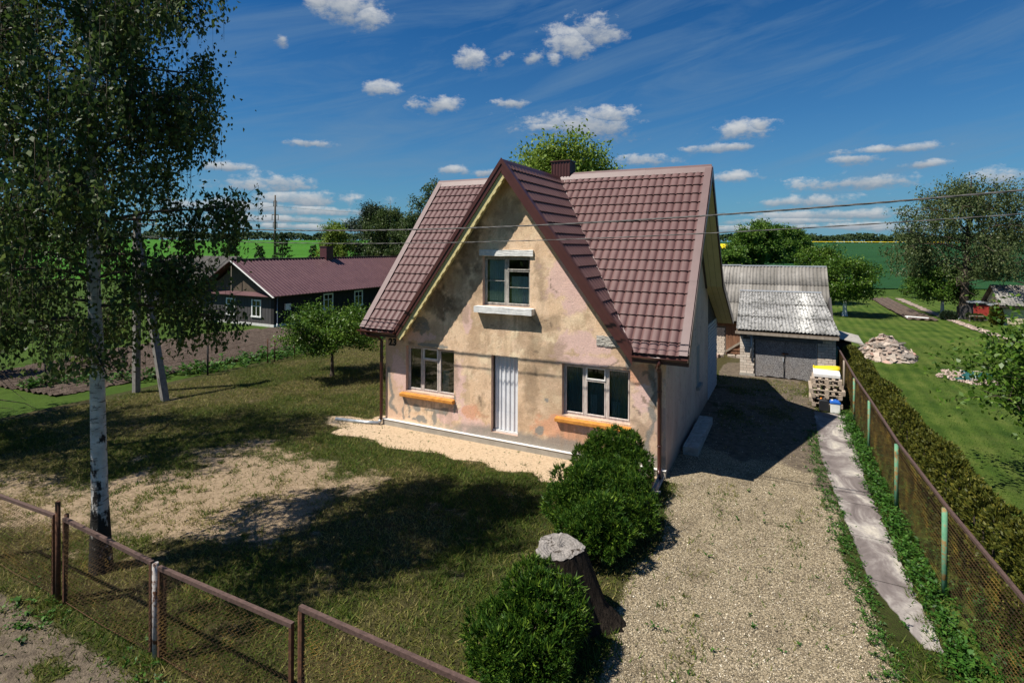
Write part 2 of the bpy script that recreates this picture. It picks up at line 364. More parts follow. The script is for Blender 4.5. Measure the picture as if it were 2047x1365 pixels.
@mat('plaster_side')
def _(t):
    p = t.pos(); z = t.sep(p)[2]; g = t.noise(t.scale(p, (1, 1, .5)), 1.6, 6, .65); f = t.noise(p, 20, 5, .7)
    c = t.ramp(g, [(.3, (.46, .31, .25)), (.5, (.54, .38, .30)), (.7, (.58, .44, .34))])
    c = t.mix(t.ramp(t.noise(p, 5, 6, .7), [(.55, 0.), (.68, .6)]), c, (.19, .16, .13, 1))
    c = t.mix(t.ramp(t.math('ADD', z, t.math('MULTIPLY', f, .5)), [(.2, .75), (.75, 0.)]), c, (.16, .145, .125, 1)); t.surf(c, .93, t.bump(f, .5, .012), .15)
def simple(name, a, b, rough=.8, scale=8., bump=.2, spec=.3, metal=0., detail=5, squash=(1, 1, 1), bd=.01):
    @mat(name)
    def _(t):
        p = t.scale(t.pos(), squash); f = t.noise(p, scale, detail, .65)
        t.surf(t.ramp(f, [(.3, a), (.7, b)]), rough, t.bump(f, bump, bd) if bump else None, spec, metal)
simple('concrete', (.24, .225, .20), (.42, .395, .35), .9, 7, .4)
simple('concrete_plinth', (.26, .235, .195), (.38, .345, .29), .92, 3, .25)
simple('concrete_raw', (.27, .25, .225), (.52, .49, .44), .92, 14, 1., bd=.03)
simple('cement_patch', (.20, .185, .165), (.34, .315, .28), .92, 20, .8)
simple('white_strip', (.72, .70, .66), (.82, .80, .76), .5, 9, .1)
simple('white_sill', (.52, .52, .51), (.76, .75, .73), .75, 9, .4)
simple('orange_sill', (.36, .135, .020), (.62, .27, .05), .75, 9, .5)
simple('window_wood', (.40, .33, .29), (.68, .60, .55), .8, 16, .4, squash=(1, 1, .35))
simple('window_wood_grey', (.17, .155, .135), (.50, .475, .43), .85, 14, .6, squash=(1, 1, .35))
simple('vent_white', (.62, .58, .55), (.78, .75, .72), .6, 12, .2)
simple('door_sheet', (.56, .57, .60), (.70, .71, .74), .42, 3, .04, .5)
simple('roof_deck', (.050, .020, .020), (.062, .026, .026), .6, 6, .1)
simple('brown_metal', (.060, .020, .018), (.078, .028, .024), .38, 4, .03, .5)
simple('brown_gutter', (.050, .016, .012), (.070, .024, .018), .3, 5, .03, .5)
simple('verge_metal', (.092, .046, .045), (.115, .060, .058), .5, 4, .03, .5)
@mat('roof_tile')
def _(t):
    p = t.pos(); f = t.noise(p, 2.2, 5, .6); g = t.noise(p, 55, 3)
    x, y, z = t.sep(p); wn = t.new('ShaderNodeTexWhiteNoise', noise_dimensions='2D'); t.put(wn.inputs['Vector'], t.comb(t.math('FLOOR', t.math('DIVIDE', x, 1.15)), t.math('FLOOR', t.math('DIVIDE', z, 2.2))))
    c = t.ramp(t.math('ADD', t.math('MULTIPLY', f, .8), t.math('MULTIPLY', wn.outputs['Value'], .2)), [(.3, (.092, .044, .042)), (.7, (.128, .066, .062))])
    c = t.mix(t.ramp(t.noise(t.scale(p, (5, 1, .7)), 1.6, 6, .7), [(.52, 0.), (.75, .35)]), c, (.075, .045, .040, 1)); c = t.mix(t.math('MULTIPLY', g, .25), c, (.175, .105, .10, 1))
    t.surf(c, t.ramp(f, [(.3, .50), (.7, .62)]), t.bump(g, .05, .004), .35)
simple('soffit', (.56, .47, .22), (.62, .53, .27), .6, 4, .05)
simple('dark_timber', (.055, .040, .028), (.12, .09, .065), .85, 12, .5, squash=(1, 1, .3))
simple('number_black', (.012, .011, .010), (.02, .018, .016), .5, 8, 0)
simple('interior', (.05, .045, .04), (.07, .06, .05), .9, 3, 0)
simple('curtain_net', (.60, .60, .57), (.78, .78, .75), .9, 30, 0)
simple('curtain_lace', (.22, .22, .20), (.40, .40, .37), .9, 60, 0, detail=2)
simple('curtain_blue', (.70, .80, .80), (.86, .92, .92), .9, 12, 0)
simple('curtain_brown', (.06, .025, .015), (.16, .07, .04), .9, 9, 0)
@mat('glass')
def _(t):
    gl = t.new('ShaderNodeBsdfGlossy'); gl.inputs['Roughness'].default_value = .03; gl.inputs['Color'].default_value = (.9, .95, 1, 1)
    tr = t.new('ShaderNodeBsdfTransparent'); tr.inputs[0].default_value = (.80, .84, .83, 1)
    fr = t.new('ShaderNodeFresnel'); fr.inputs['IOR'].default_value = 1.5
    m = t.new('ShaderNodeMixShader'); t.l.new(t.math('ADD', t.math('MULTIPLY', fr.outputs[0], 1.3), .03, clamp=True), m.inputs[0])
    t.l.new(tr.outputs[0], m.inputs[1]); t.l.new(gl.outputs[0], m.inputs[2]); o = t.new('ShaderNodeOutputMaterial'); t.l.new(m.outputs[0], o.inputs[0])
@mat('brick_pale')
def _(t):
    p = t.pos(); f = t.noise(p, 14, 5, .7); r = t.rnd()
    c = t.mix(r, (.54, .45, .37, 1), (.68, .60, .51, 1)); c = t.mix(t.ramp(f, [(.45, 0.), (.75, .5)]), c, (.32, .25, .19, 1)); t.surf(c, .92, t.bump(f, .6, .01), .15)
simple('mortar', (.10, .088, .075), (.17, .15, .13), .95, 18, .6)
simple('brick_white', (.34, .345, .35), (.52, .52, .52), .9, 11, .5)
simple('joint_dark', (.035, .032, .03), (.07, .065, .06), .95, 12, .4)
@mat('asbestos')
def _(t):
    p = t.pos(); f = t.noise(p, 7, 7, .75); g = t.noise(t.scale(p, (1, .35, .35)), 2.2, 5); r = t.rnd()
    c = t.ramp(t.math('ADD', t.math('MULTIPLY', g, .75), t.math('MULTIPLY', r, .25)), [(.3, (.14, .13, .115)), (.6, (.235, .22, .20)), (.8, (.35, .33, .30))])
    c = t.mix(t.ramp(f, [(.52, 0.), (.66, .75)]), c, (.10, .095, .085, 1)); t.surf(c, .95, t.bump(f, .8, .02), .1)
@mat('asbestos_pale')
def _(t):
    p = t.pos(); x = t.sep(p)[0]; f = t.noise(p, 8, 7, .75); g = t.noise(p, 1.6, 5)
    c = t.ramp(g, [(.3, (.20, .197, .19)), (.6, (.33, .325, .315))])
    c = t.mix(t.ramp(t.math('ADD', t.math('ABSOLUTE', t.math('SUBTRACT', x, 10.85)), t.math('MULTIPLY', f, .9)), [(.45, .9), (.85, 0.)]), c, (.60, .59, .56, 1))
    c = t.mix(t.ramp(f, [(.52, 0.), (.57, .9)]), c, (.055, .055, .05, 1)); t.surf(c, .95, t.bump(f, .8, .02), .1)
simple('asbestos_dark', (.055, .052, .048), (.13, .122, .112), .95, 5, .6)
@mat('garage_door')
def _(t):
    p = t.pos(); f = t.noise(p, 55, 3, .7); g = t.noise(p, 3, 5)
    c = t.mix(t.ramp(f, [(.42, 0.), (.62, 1.)]), (.085, .080, .082, 1), (.36, .345, .34, 1)); c = t.mix(t.ramp(g, [(.45, 0.), (.7, .4)]), c, (.20, .17, .14, 1)); t.surf(c, .85, t.bump(f, .5, .01), .2)
simple('garage_beam', (.075, .085, .10), (.14, .15, .165), .7, 6, .3)
simple('tin', (.42, .44, .47), (.60, .62, .65), .45, 5, .1, .5, .4)
simple('zinc', (.30, .33, .36), (.42, .45, .48), .4, 8, .1, .5, .5)
simple('rust', (.040, .018, .010), (.120, .052, .026), .85, 22, .7)
simple('rust_rail', (.055, .034, .028), (.115, .070, .058), .7, 26, .5)
@mat('wire_rust')
def _(t): t.surf(t.ramp(t.noise(t.pos(), 2.4, 5, .7), [(.38, (.032, .018, .010)), (.55, (.085, .050, .018)), (.70, (.24, .145, .030))]), .8, None, .2)
@mat('green_paint')
def _(t):
    p = t.pos(); f = t.noise(p, 9, 6, .7); t.surf(t.mix(t.ramp(f, [(.50, 0.), (.57, 1.)]), t.ramp(f, [(.3, (.07, .22, .12)), (.6, (.15, .30, .19))]), (.26, .15, .05, 1)), .7, t.bump(f, .5, .01), .3)
@mat('pale_post')
def _(t):
    p = t.pos(); f = t.noise(p, 11, 6, .7); t.surf(t.mix(t.ramp(f, [(.48, 0.), (.56, 1.)]), (.36, .33, .31, 1), (.10, .045, .025, 1)), .8, t.bump(f, .6, .01), .3)
simple('pole_concrete', (.13, .12, .11), (.24, .225, .205), .92, 8, .5)
simple('plank_brown', (.13, .062, .035), (.26, .135, .08), .85, 10, .5, squash=(1, 1, .2))
simple('plank_grey', (.20, .165, .13), (.34, .29, .235), .88, 12, .5, squash=(1, 1, .25))
simple('pallet_wood', (.23, .18, .135), (.44, .36, .285), .88, 10, .4)
simple('yellow_plastic', (.74, .52, .006), (.82, .60, .012), .4, 4, .02, .5)
simple('white_board', (.66, .655, .64), (.76, .755, .74), .6, 6, .05)
simple('black_plastic', (.012, .012, .013), (.022, .022, .024), .45, 6, .03, .5)
simple('white_plastic', (.62, .63, .60), (.74, .74, .70), .4, 6, .03, .5)
simple('blue_plastic', (.015, .10, .42), (.025, .14, .52), .4, 6, .03, .5)
simple('orange_plastic', (.75, .22, .02), (.8, .26, .03), .4, 6, 0, .5)
simple('teal_plastic', (.010, .060, .055), (.018, .085, .078), .4, 6, .03, .5)
@mat('slab_concrete')
def _(t):
    p = t.pos(); f = t.noise(t.scale(p, (1.2, .7, 1)), 1.5, 6, .65, .8); g = t.noise(p, 16, 6, .7)
    c = t.ramp(f, [(.30, (.085, .070, .066)), (.46, (.165, .140, .132)), (.57, (.29, .262, .24)), (.66, (.45, .41, .345))]); c = t.mix(t.ramp(g, [(.5, 0.), (.75, .45)]), c, (.14, .115, .10, 1))
    t.surf(c, .9, t.bump(g, .5, .015), .2)
@mat('rubble_stone')
def _(t):
    p = t.pos(); r = t.rnd(); f = t.noise(p, 9, 5, .7)
    c = t.ramp(r, [(0., (.17, .15, .135)), (.35, (.32, .275, .235)), (.7, (.44, .37, .31)), (.88, (.44, .33, .27)), (1., (.44, .23, .18))]); c = t.mix(t.ramp(f, [(.45, 0.), (.75, .5)]), c, (.20, .165, .14, 1)); t.surf(c, .95, t.bump(f, .8, .03), .1)
simple('black_timber', (.010, .0095, .010), (.028, .026, .026), .85, 7, .4, squash=(6, 6, .3))
simple('grey_timber', (.040, .037, .038), (.080, .074, .074), .85, 7, .4, squash=(6, 6, .3))
simple('white_paint', (.62, .62, .60), (.78, .78, .76), .6, 8, .1)
simple('foundation_white', (.45, .44, .42), (.62, .61, .58), .9, 6, .3)
@mat('seam_roof')
def _(t):
    p = t.pos(); f = t.noise(p, 1.2, 5); t.surf(t.ramp(f, [(.3, (.062, .026, .030)), (.7, (.105, .050, .054))]), .42, None, .5)
simple('seam_rib_sunlit', (.13, .07, .075), (.18, .10, .105), .4, 3, 0, .5)  # paler than seam_roof: the sun's highlight on the ribs is put into their colour
simple('maroon_clad', (.060, .016, .018), (.085, .026, .028), .45, 5, .05, .5)
simple('sand_plaster', (.42, .35, .22), (.60, .52, .36), .95, 8, .5)
simple('red_door', (.26, .030, .022), (.34, .045, .035), .6, 6, .1)
simple('cable', (.055, .052, .05), (.13, .125, .12), .55, 20, 0, .4)
simple('soil_dark', (.05, .04, .03), (.10, .08, .06), .95, 9, .5)
simple('yellow_flower', (.7, .45, .01), (.8, .55, .02), .7, 4, 0)

# ---------------------------------------------------------------- ground
def struct(name, me, material): return tag(link(name, me, material), kind='structure')
def cam_grid(fs, rs, fz, name, keep=None):
    """sheet laid out on lines ahead of / across the plot, following the terrain"""
    Fg, Rg = np.meshgrid(fs, rs); f = Fg.ravel(); r = Rg.ravel()
    u = CAM.x + f * FWD[0] + r * RGT[0]; v = CAM.y + f * FWD[1] + r * RGT[1]
    n = len(fs); m = len(rs); i = np.arange(n - 1)[None, :] + np.arange(m - 1)[:, None] * n; F = np.stack([i, i + n, i + n + 1, i + 1], -1).reshape(-1, 4)
    V = np.stack([u, v, fz(u, v)], 1)
    if keep is not None: cen = V[F].mean(1); F = F[keep(cen[:, 0], cen[:, 1])]
    return np_mesh(name, V, F, None, True)
fs = np.concatenate([[-400, -100, -30], np.linspace(0, 200, 81), np.linspace(215, 800, 60), [1000, 1500, 2500, 4500]])
rs = np.concatenate([[-4500, -2000, -900], np.linspace(-500, 500, 101), [900, 2000, 4500]])
struct('ground', cam_grid(fs, rs, terrain_z, 'ground'), 'meadow')

def drive_l(v): return np.where(v < -.2, 8.25 + .12 * np.sin(v * 1.9) + np.clip(-v - 6, 0, 9) * .03, 7.75)
def drive_r(v): return np.where(v > 2.5, 11.05, 11.05 + (2.5 - v) * .075)
def m_gravel(u, v):
    w = (fbm(u * 1.4, v * 1.4, 3) - .5) * .7
    m = np.minimum(sstep(-.25, .25, u - drive_l(v) + w * .5), sstep(-.22, .22, drive_r(v) - .15 - u + w))
    return m * sstep(3.2, 1.0, v + w * 3) * .97 * (1 - .42 * track(u, v) * sstep(.42, .6, fbm(u * 1.5, v * .8, 14)))
def track(u, v): return np.maximum(np.exp(-((u - 9.15 - .1 * np.sin(v * .7)) / .22) ** 2), np.exp(-((u - 10.55 - .1 * np.sin(v * .7)) / .22) ** 2))
def m_dirt(u, v):
    w = (fbm(u * 1.1, v * 1.1, 5) - .5) * .8
    m = np.minimum(sstep(-.25, .25, u - drive_l(v) + w * .4), sstep(-.25, .25, drive_r(v) - u + w)) * (v > .4)
    patch = sstep(.46, .62, fbm(u * .9, v * .9, 9)) * sstep(3, 6, v) * .8
    front = sstep(-8.3, -8.9, v) * sstep(.36, .52, fbm(u * .8, v * 1.1, 12))
    return np.clip(np.maximum(m - patch * .7, front * .95), 0, 1)
def m_sand(u, v):
    w = (fbm(u * 1.6, v * 1.6, 7) - .5) * .9
    m = np.minimum(sstep(-.3, .1, v + 1.2 + w * .8 + .10 * u * (u < 0)), sstep(-.2, .2, u + .75 + w)); m = np.minimum(m, sstep(8.2, 7.5, u)) * (v < .6)
    left = sstep(.9, .3, np.hypot((u + 1.0) / 1.5, (v + .4) / .8) + w * .5)
    return np.clip(np.maximum(m, left * .8), 0, 1)
def m_bare(u, v):
    w = fbm(u * .9, v * .9, 21) - .5; d = np.hypot((u + .2) / 3.1, (v + 4.8) / 2.5); d2 = np.hypot((u + 3.2) / 2.8, (v + 7.0) / 1.1)
    m = np.maximum(sstep(1.2, .55, d + w * 1.3), .8 * sstep(1.25, .5, d2 + w)) * .78
    return np.clip(m + sstep(.56, .72, fbm(u * 1.7, v * 1.7, 31)) * .34 * (v < 0) + sstep(-8.4, -8.8, v) * .22, 0, 1)
def m_green(u, v):
    g = sstep(.40, .66, fbm(u * .7, v * .7, 41)) * .75
    g = np.maximum(g, .9 * sstep(.9, .3, np.abs(v + 1.75 + .2 * np.sin(u * 2)) / .7) * (u > -1) * (u < 7))
    g = np.maximum(g, sstep(-8.2, -8.9, v) * .5); g = np.maximum(g, sstep(10.9, 11.2, u)); return np.clip(g + sstep(4.5, 6.5, u) * (v < -1) * .3, 0, 1)
def yard_z(u, v): return .006 + .012 * (fbm(u * 3, v * 3, 51) - .3) * (m_gravel(u, v) < .5)
us = np.arange(-10.3, 12.35, .09); vs = np.arange(-15, 15.6, .09)
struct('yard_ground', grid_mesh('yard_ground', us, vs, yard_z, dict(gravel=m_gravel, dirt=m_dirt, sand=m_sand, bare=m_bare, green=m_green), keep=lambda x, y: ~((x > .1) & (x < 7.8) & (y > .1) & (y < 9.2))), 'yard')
struct('lawn', grid_mesh('lawn', np.arange(12.35, 34, .3), np.arange(-10, 58, .3), lambda u, v: .005 + .03 * fbm(u * .5, v * .5, 5)), 'lawn')
# dug beds with furrows along y
plotP = [(-17.2, -3.4), (-11.6, -3.0), (-11.3, 6.3), (-11.9, 12.5), (-17.9, 11.0), (-19.6, 7.6), (-19.0, 2.8)]
struct('ploughed_plot', grid_mesh('ploughed_plot', np.arange(-20, -11, .06), np.arange(-3.6, 13, .12), lambda u, v: .035 + .045 * np.sin(u * 2 * np.pi / .42 + 1.6 * fbm(u, v * .4, 8)) + .07 * fbm(u * 4, v * 3, 6), keep=lambda x, y: inpoly(x + .5 * (fbm(x, y, 2) - .5), y, plotP)), 'ploughed')
bedP = [(17.5, 53.5), (19.2, 54.5), (19.5, 38.6), (19.6, 35.2), (17.8, 35.0), (17.6, 39.4)]
struct('garden_bed', grid_mesh('garden_bed', np.arange(17.2, 20, .07), np.arange(34.5, 55, .2), lambda u, v: .06 + .05 * np.sin(u * 2 * np.pi / .5) + .08 * fbm(u * 4, v * 2, 6), keep=lambda x, y: inpoly(x, y, bedP)), 'ploughed')
pathP = [(19.75, 55), (20.4, 55), (20.6, 40), (21.3, 30), (21.6, 24), (21.0, 24), (20.6, 30), (20.0, 40)]
struct('garden_path', grid_mesh('garden_path', np.arange(19.5, 22, .12), np.arange(24, 55, .25), lambda u, v: .05 + .03 * fbm(u * 3, v * 3, 2), keep=lambda x, y: inpoly(x + .3 * (fbm(x * 1.5, y * 1.5, 3) - .5), y, pathP)), 'path_earth')
# fields up the slope
up = lambda k: (lambda u, v: terrain_z(u, v) + k)
struct('crop_field', cam_grid(np.concatenate([np.linspace(68, 200, 60), np.linspace(210, 690, 50)]), np.linspace(5, 600, 120), up(.12), 'crop_field'), 'crop_dark')
struct('meadow_field', cam_grid(np.linspace(78, 690, 90), np.linspace(-600, -14, 120), up(.22), 'meadow_field'), 'crop_bright')
struct('rapeseed_field', cam_grid(np.linspace(250, 640, 30), np.linspace(4, 160, 30), up(1.2), 'rapeseed_field', keep=lambda u, v: ((u - CAM.x) * RGT[0] + (v - CAM.y) * RGT[1]) < .402 * ((u - CAM.x) * FWD[0] + (v - CAM.y) * FWD[1])), 'rapeseed')
struct('rapeseed_strip', cam_grid(np.linspace(640, 697, 6), np.linspace(330, 530, 30), up(1.2), 'rapeseed_strip'), 'rapeseed')

# ---------------------------------------------------------------- the house
UC, HW, ZC, ZE, ZR, VR, OV, UL, UR = 3.99, 3.25, 7.16, 2.78, 7.27, 3.45, .42, -.55, 8.42
W, DEP = 7.9, 9.3
pa = math.atan2(ZR - ZE, VR + OV); pb = math.atan2(ZC - ZE, HW)
house = thing('village_house', 'old gabled house with peeling ochre and pink plaster under a brown tile-profile metal roof', 'house', (3.95, 0, 0))
def hp(o):  # make o a child of the house, keeping world coordinates
    o.parent = house; o.matrix_parent_inverse = Matrix.Translation((-3.95, 0, 0)); return o
def child(o, p): o.parent = p; return o
OPEN = [(.72, 2.33, 1.06, 2.32), (5.43, 7.10, 1.05, 2.29), (3.20, 4.56, 3.58, 4.85), (3.47, 4.24, .33, 2.31)]
def paint(u, z):
    """what the plaster is: ochre limewash over pink and peach coats, bare cement, soot and damp grime"""
    n1 = fbm(u * .8, z * .8, 61); n2 = fbm(u * 2.6, z * 2.6, 62, 6, .62); n3 = fbm(u * 7, z * 7, 63, 5, .65); N = (n2 - .5) * 1.2 + (n3 - .5) * 1.0
    c = np.stack([lerp(.68, .75, n1), lerp(.48, .565, n1), lerp(.32, .40, n1)], 1)
    def over(m, col, k=1.):
        nonlocal c; m = np.clip(m, 0, 1)[:, None] * k; c = c * (1 - m) + np.array(col) * m
    def blob(cu, cz, ru, rz, sharp=.12, lim=.62): return sstep(lim + sharp, lim - sharp, np.hypot((u - cu) / ru, (z - cz) / rz) * .62 + N)
    n4 = fbm(u * 3.4 + 3, z * 3.0, 66, 6, .7); n5 = fbm(u * 6.5, z * 4.5, 67, 5, .7); n6 = fbm(u * 5.5, z * .9, 68, 4, .6)
    over(sstep(.47, .53, n4) * sstep(.30, .6, n1), (.76, .62, .42), .8)                       # pale cream coat, flaking
    over(sstep(.52, .57, fbm(u * 2.1, z * 2.4, 69, 6, .7)), (.64, .44, .28), .6)              # ochre coat
    over(sstep(.55, .60, n5), (.45, .30, .195), .5); over(sstep(.60, .66, n6) * sstep(5.5, 3.0, z), (.38, .28, .185), .35)
    over(sstep(.50, .63, fbm(u * 1.3 + 5, z * 1.1, 71, 6, .6)), (.40, .27, .17), .55)        # grime
    over(sstep(1.4, .2, u) * sstep(3.2, 2.2, z), (.60, .40, .29), .7); over(sstep(6.3, 7.4, u) * sstep(3.4, 2.0, z), (.62, .43, .32), .6)
    for b in [(5.96, 2.80, .55, .30), (5.35, 4.30, .50, .45), (5.75, 3.9, .30, .40), (6.1, 2.42, .75, .13), (2.86, .45, .42, .42), (2.74, 3.15, .12, .35), (2.5, 1.4, .22, .5), (6.1, .72, .65, .16), (.55, 1.5, .3, .5), (7.35, 1.9, .22, .5), (2.2, .55, .4, .2), (1.2, 2.62, .5, .15)]:
        over(blob(*b), (.66, .45, .40), .9)
    for b in [(5.25, .62, .55, .32), (6.2, .50, .8, .16), (7.3, 2.2, .3, .3), (3.0, .75, .3, .2)]: over(blob(*b), (.60, .31, .185), .85)
    for b in [(2.45, 3.4, .4, .3), (3.1, 4.1, .25, .5), (4.85, 4.25, .25, .55), (2.9, 5.4, .5, .55), (2.3, 4.3, .5, .7), (2.2, 1.55, .3, .55), (4.9, 2.4, .6, .5), (5.0, 3.3, .5, .3), (3.9, 5.9, .5, .5), (4.6, 1.6, .25, .7), (1.9, 3.6, .3, .4), (7.4, .9, .35, .4), (3.2, .9, .2, .4)]:
        over(blob(*b, .22, .46), (.27, .19, .12), .55)
    for b in [(2.75, 5.0, .55, .45), (2.9, 5.7, .3, .5), (1.7, 3.6, .4, .35)]: over(blob(*b, .3), (.075, .055, .042), .6)
    strip = sstep(.44, .26, z + .35 * (n2 - .5) - .10 * sstep(2, 3.2, u)) ; over(strip * sstep(1.0, 3.0, u + N * 2), (.235, .215, .19), .9)
    for b in [(1.21, 2.90, .30, .22), (1.6, 2.40, .35, .06), (1.95, 2.37, .2, .05), (2.05, .68, .14, .10), (1.75, .62, .35, .05), (1.7, .45, .07, .2), (4.85, .58, .11, .12), (1.05, .60, .14, .08), (1.2, .33, .3, .1), (7.05, 2.55, .06, .2), (5.02, 1.35, .07, .06), (2.35, .92, .05, .25)]:
        over(blob(*b, .06), (.235, .225, .20), .95)
    for (a, b, zt) in ((.70, 2.34, .86), (5.40, 7.12, .85), (3.1, 4.66, 3.40)):      # drip runs below the sills
        run = fbm(u * 9, u * 0 + zt, 77, 3); over(sstep(.52, .62, run) * (u > a) * (u < b) * (z < zt) * sstep(zt - .3 - run * .9, zt, z), (.26, .185, .12), .5)
    def crack(pts, w):
        d = np.full(u.shape, 9.)
        for (a, b), (e, f) in zip(pts[:-1], pts[1:]):
            tt = np.clip(((u - a) * (e - a) + (z - b) * (f - b)) / ((e - a) ** 2 + (f - b) ** 2), 0, 1); d = np.minimum(d, np.hypot(u - a - tt * (e - a), z - b - tt * (f - b)))
        return sstep(w * 1.4, w * .7, d + .10 * (n3 - .5) + .10 * (n2 - .5))
    for pts, w in [([(7.58, 2.42), (7.60, 2.2), (7.68, 1.85), (7.58, 1.5), (7.66, 1.2), (7.52, .85), (7.48, .5)], .065), ([(.10, 1.6), (.16, 1.2), (.28, .85), (.14, .6), (.40, .4)], .055), ([(.64, .98), (.68, .7), (.62, .45), (.66, .25)], .04), ([(.72, .78), (.86, .55), (.84, .35)], .035)]:
        over(crack(pts, w), (.22, .205, .18), .95)
    rc = np.random.default_rng(15)
    for k in range(16):
        p = np.array([rc.uniform(.5, 7.4), rc.uniform(.5, 4.8)]); a = rc.uniform(0, 6.28); pts = [tuple(p)]
        for j in range(rc.integers(4, 9)): a += rc.normal(0, .7); p = p + np.array([math.cos(a), math.sin(a)]) * rc.uniform(.06, .16); pts.append(tuple(p))
        over(crack(pts, .016), (.17, .125, .085), .7)
    return c
us = np.unique(np.round(np.concatenate([np.arange(0, W + .01, .032), [o[i] for o in OPEN for i in (0, 1)], [W]]), 4)); zs = np.unique(np.round(np.concatenate([np.arange(0, 7.05, .032), [o[i] for o in OPEN for i in (2, 3)]]), 4))
def wall_keep(u, z):
    k = (z < 2.86) | (z < ZC - .10 - np.abs(u - UC) * math.tan(pb))
    for a, b, c, d in OPEN: k &= ~((u > a) & (u < b) & (z > c) & (z < d))
    return k
me = grid_mesh('front_wall', us, zs, lambda u, z: 0 * u, dict(paint=paint), keep=wall_keep, smooth=False)
co = np.empty(len(me.vertices) * 3, np.float32); me.vertices.foreach_get('co', co); co = co.reshape(-1, 3)
relief = .014 * (fbm(co[:, 0] * 4, co[:, 1] * 4, 81) - .5)
co = np.stack([co[:, 0], relief, co[:, 1]], 1); me.vertices.foreach_set('co', co.ravel()); me.update()
hp(link('front_wall', me, 'plaster'))
# side, rear and inner walls; reveals of the openings
def roof_z(v): return ZE + (v + OV) * math.tan(pa) if v < VR else max(ZR - (v - VR) * math.tan(pa), 0)
KV, KZ = 6.25, ZR - (6.25 - VR) * math.tan(pa); BV, BZ = 9.7, 2.42   # kink of the rear slope, rear eave
def back_z(v): return KZ + (BZ - KZ) * (v - KV) / (BV - KV)
prof = [(0, 0), (6.9, 0), (6.9, back_z(6.9) - .12), (KV, KZ - .12), (VR, ZR - .13), (0, roof_z(0) - .13)]
m = MB(); m.prism([(W - .25, v, z) for v, z in prof], (.25, 0, 0)); hp(m.build('side_wall', 'plaster_side'))
m = MB(); m.prism([(0, v, z) for v, z in [(.03, 0)] + prof[1:5] + [(.03, roof_z(.03) - .13)]], (.25, 0, 0)); hp(m.build('side_wall', 'plaster_side'))
ext = [(6.9, 0), (DEP, 0), (DEP, back_z(DEP) - .12), (6.9, back_z(6.9) - .12)]
m = MB(); m.prism([(0, v, z) for v, z in ext], (W - .02, 0, 0)); hp(m.build('rear_extension', 'joint_dark'))
m = MB(); zrow = 0
for r in range(21):   # white calcium-silicate bricks of the rear extension
    z0 = .02 + r * .12; off = .14 * (r % 2); k = -1
    while True:
        v0 = max(6.905, 6.9 + off + k * .28 + .018); v1 = min(DEP, 6.9 + off + (k + 1) * .28 - .018); k += 1
        if v0 >= DEP: break
        if v1 - v0 < .04 or z0 + .108 > back_z(v1) - .12: continue
        d = random.uniform(-.004, .006); m.box(W - .05, W + .016 + d, v0, v1, z0, z0 + .088)
tag(hp(m.build('white_brick_facing', 'brick_white')), kind='stuff')
m = MB(); m.box(W, W + .006, 4.45, 4.98, 1.04, 2.18); hp(m.build('boarded_niche', 'cement_patch'))
m = MB(); m.box(W, W + .10, 4.35, 5.05, .93, 1.03); hp(m.build('niche_sill', 'cement_patch'))
m = MB(); m.beam((W + .03, KV + .05, KZ - .2), (W + .03, VR + .6, ZR - .13 - .95), .05, .14); hp(m.build('rafter_board', 'dark_timber'))
for i, (a, b, c, d) in enumerate(OPEN):
    dp = .24; m = MB()
    m.add([(a, 0, c), (a, dp, c), (a, dp, d), (a, 0, d)], [(0, 1, 2, 3)]); m.add([(b, 0, c), (b, dp, c), (b, dp, d), (b, 0, d)], [(3, 2, 1, 0)])
    m.add([(a, 0, d), (b, 0, d), (b, dp, d), (a, dp, d)], [(0, 3, 2, 1)]); m.add([(a, 0, c), (b, 0, c), (b, dp, c), (a, dp, c)], [(0, 1, 2, 3)])
    hp(m.build('opening_reveal', 'plaster_side'))
m = MB(); m.prism([(.25, 1.6, .0), (W - .25, 1.6, 0), (W - .25, 1.6, 2.7), (UC, 1.6, 5.0), (.25, 1.6, 2.7)], (0, .06, 0)); m.box(.25, W - .25, .25, 1.6, 2.6, 2.7); hp(m.build('inner_partition', 'interior'))
# plinth with drip strip
m = MB(); m.box(-.06, W + .02, -.07, .0, -.05, .165); m.box(-.06, -.002, 0, 6.9, -.05, .165); bevelled(hp(m.build('plinth', 'concrete_plinth')), .01)
m = MB(); m.box(-.075, W + .02, -.085, .0, .166, .18); hp(m.build('drip_strip', 'white_strip'))
# window lintels that show, sills
def rough_block(x0, x1, y0, y1, z0, z1, seed, amp=.02, nx=12, nz=4):
    r = np.random.default_rng(seed); m = MB(); bm = bmesh.new(); bmesh.ops.create_cube(bm, size=1)
    bmesh.ops.subdivide_edges(bm, edges=bm.edges[:], cuts=nx, use_grid_fill=True)
    for v in bm.verts:
        c = v.co; v.co = Vector((lerp(x0, x1, c.x + .5), lerp(y0, y1, c.y + .5), lerp(z0, z1, c.z + .5))); f = r.normal(0, amp, 3); v.co += Vector((f[0] * .5, f[1] * .5 if c.y < 0 else 0, f[2]))
    me = bpy.data.meshes.new('block'); bm.to_mesh(me); bm.free(); return me
hp(link('exposed_lintel', rough_block(6.30, 7.02, -.02, .05, 2.80, 3.03, 1, .007), 'concrete_raw'))
hp(link('exposed_lintel', rough_block(1.02, 1.42, -.012, .05, 2.80, 2.98, 2, .008), 'cement_patch'))
hp(link('window_lintel', rough_block(3.12, 4.66, -.045, .05, 4.87, 5.02, 3, .004, 9), 'white_sill'))
hp(link('window_sill', rough_block(3.05, 4.70, -.20, .10, 3.41, 3.57, 4, .0025, 7), 'white_sill'))
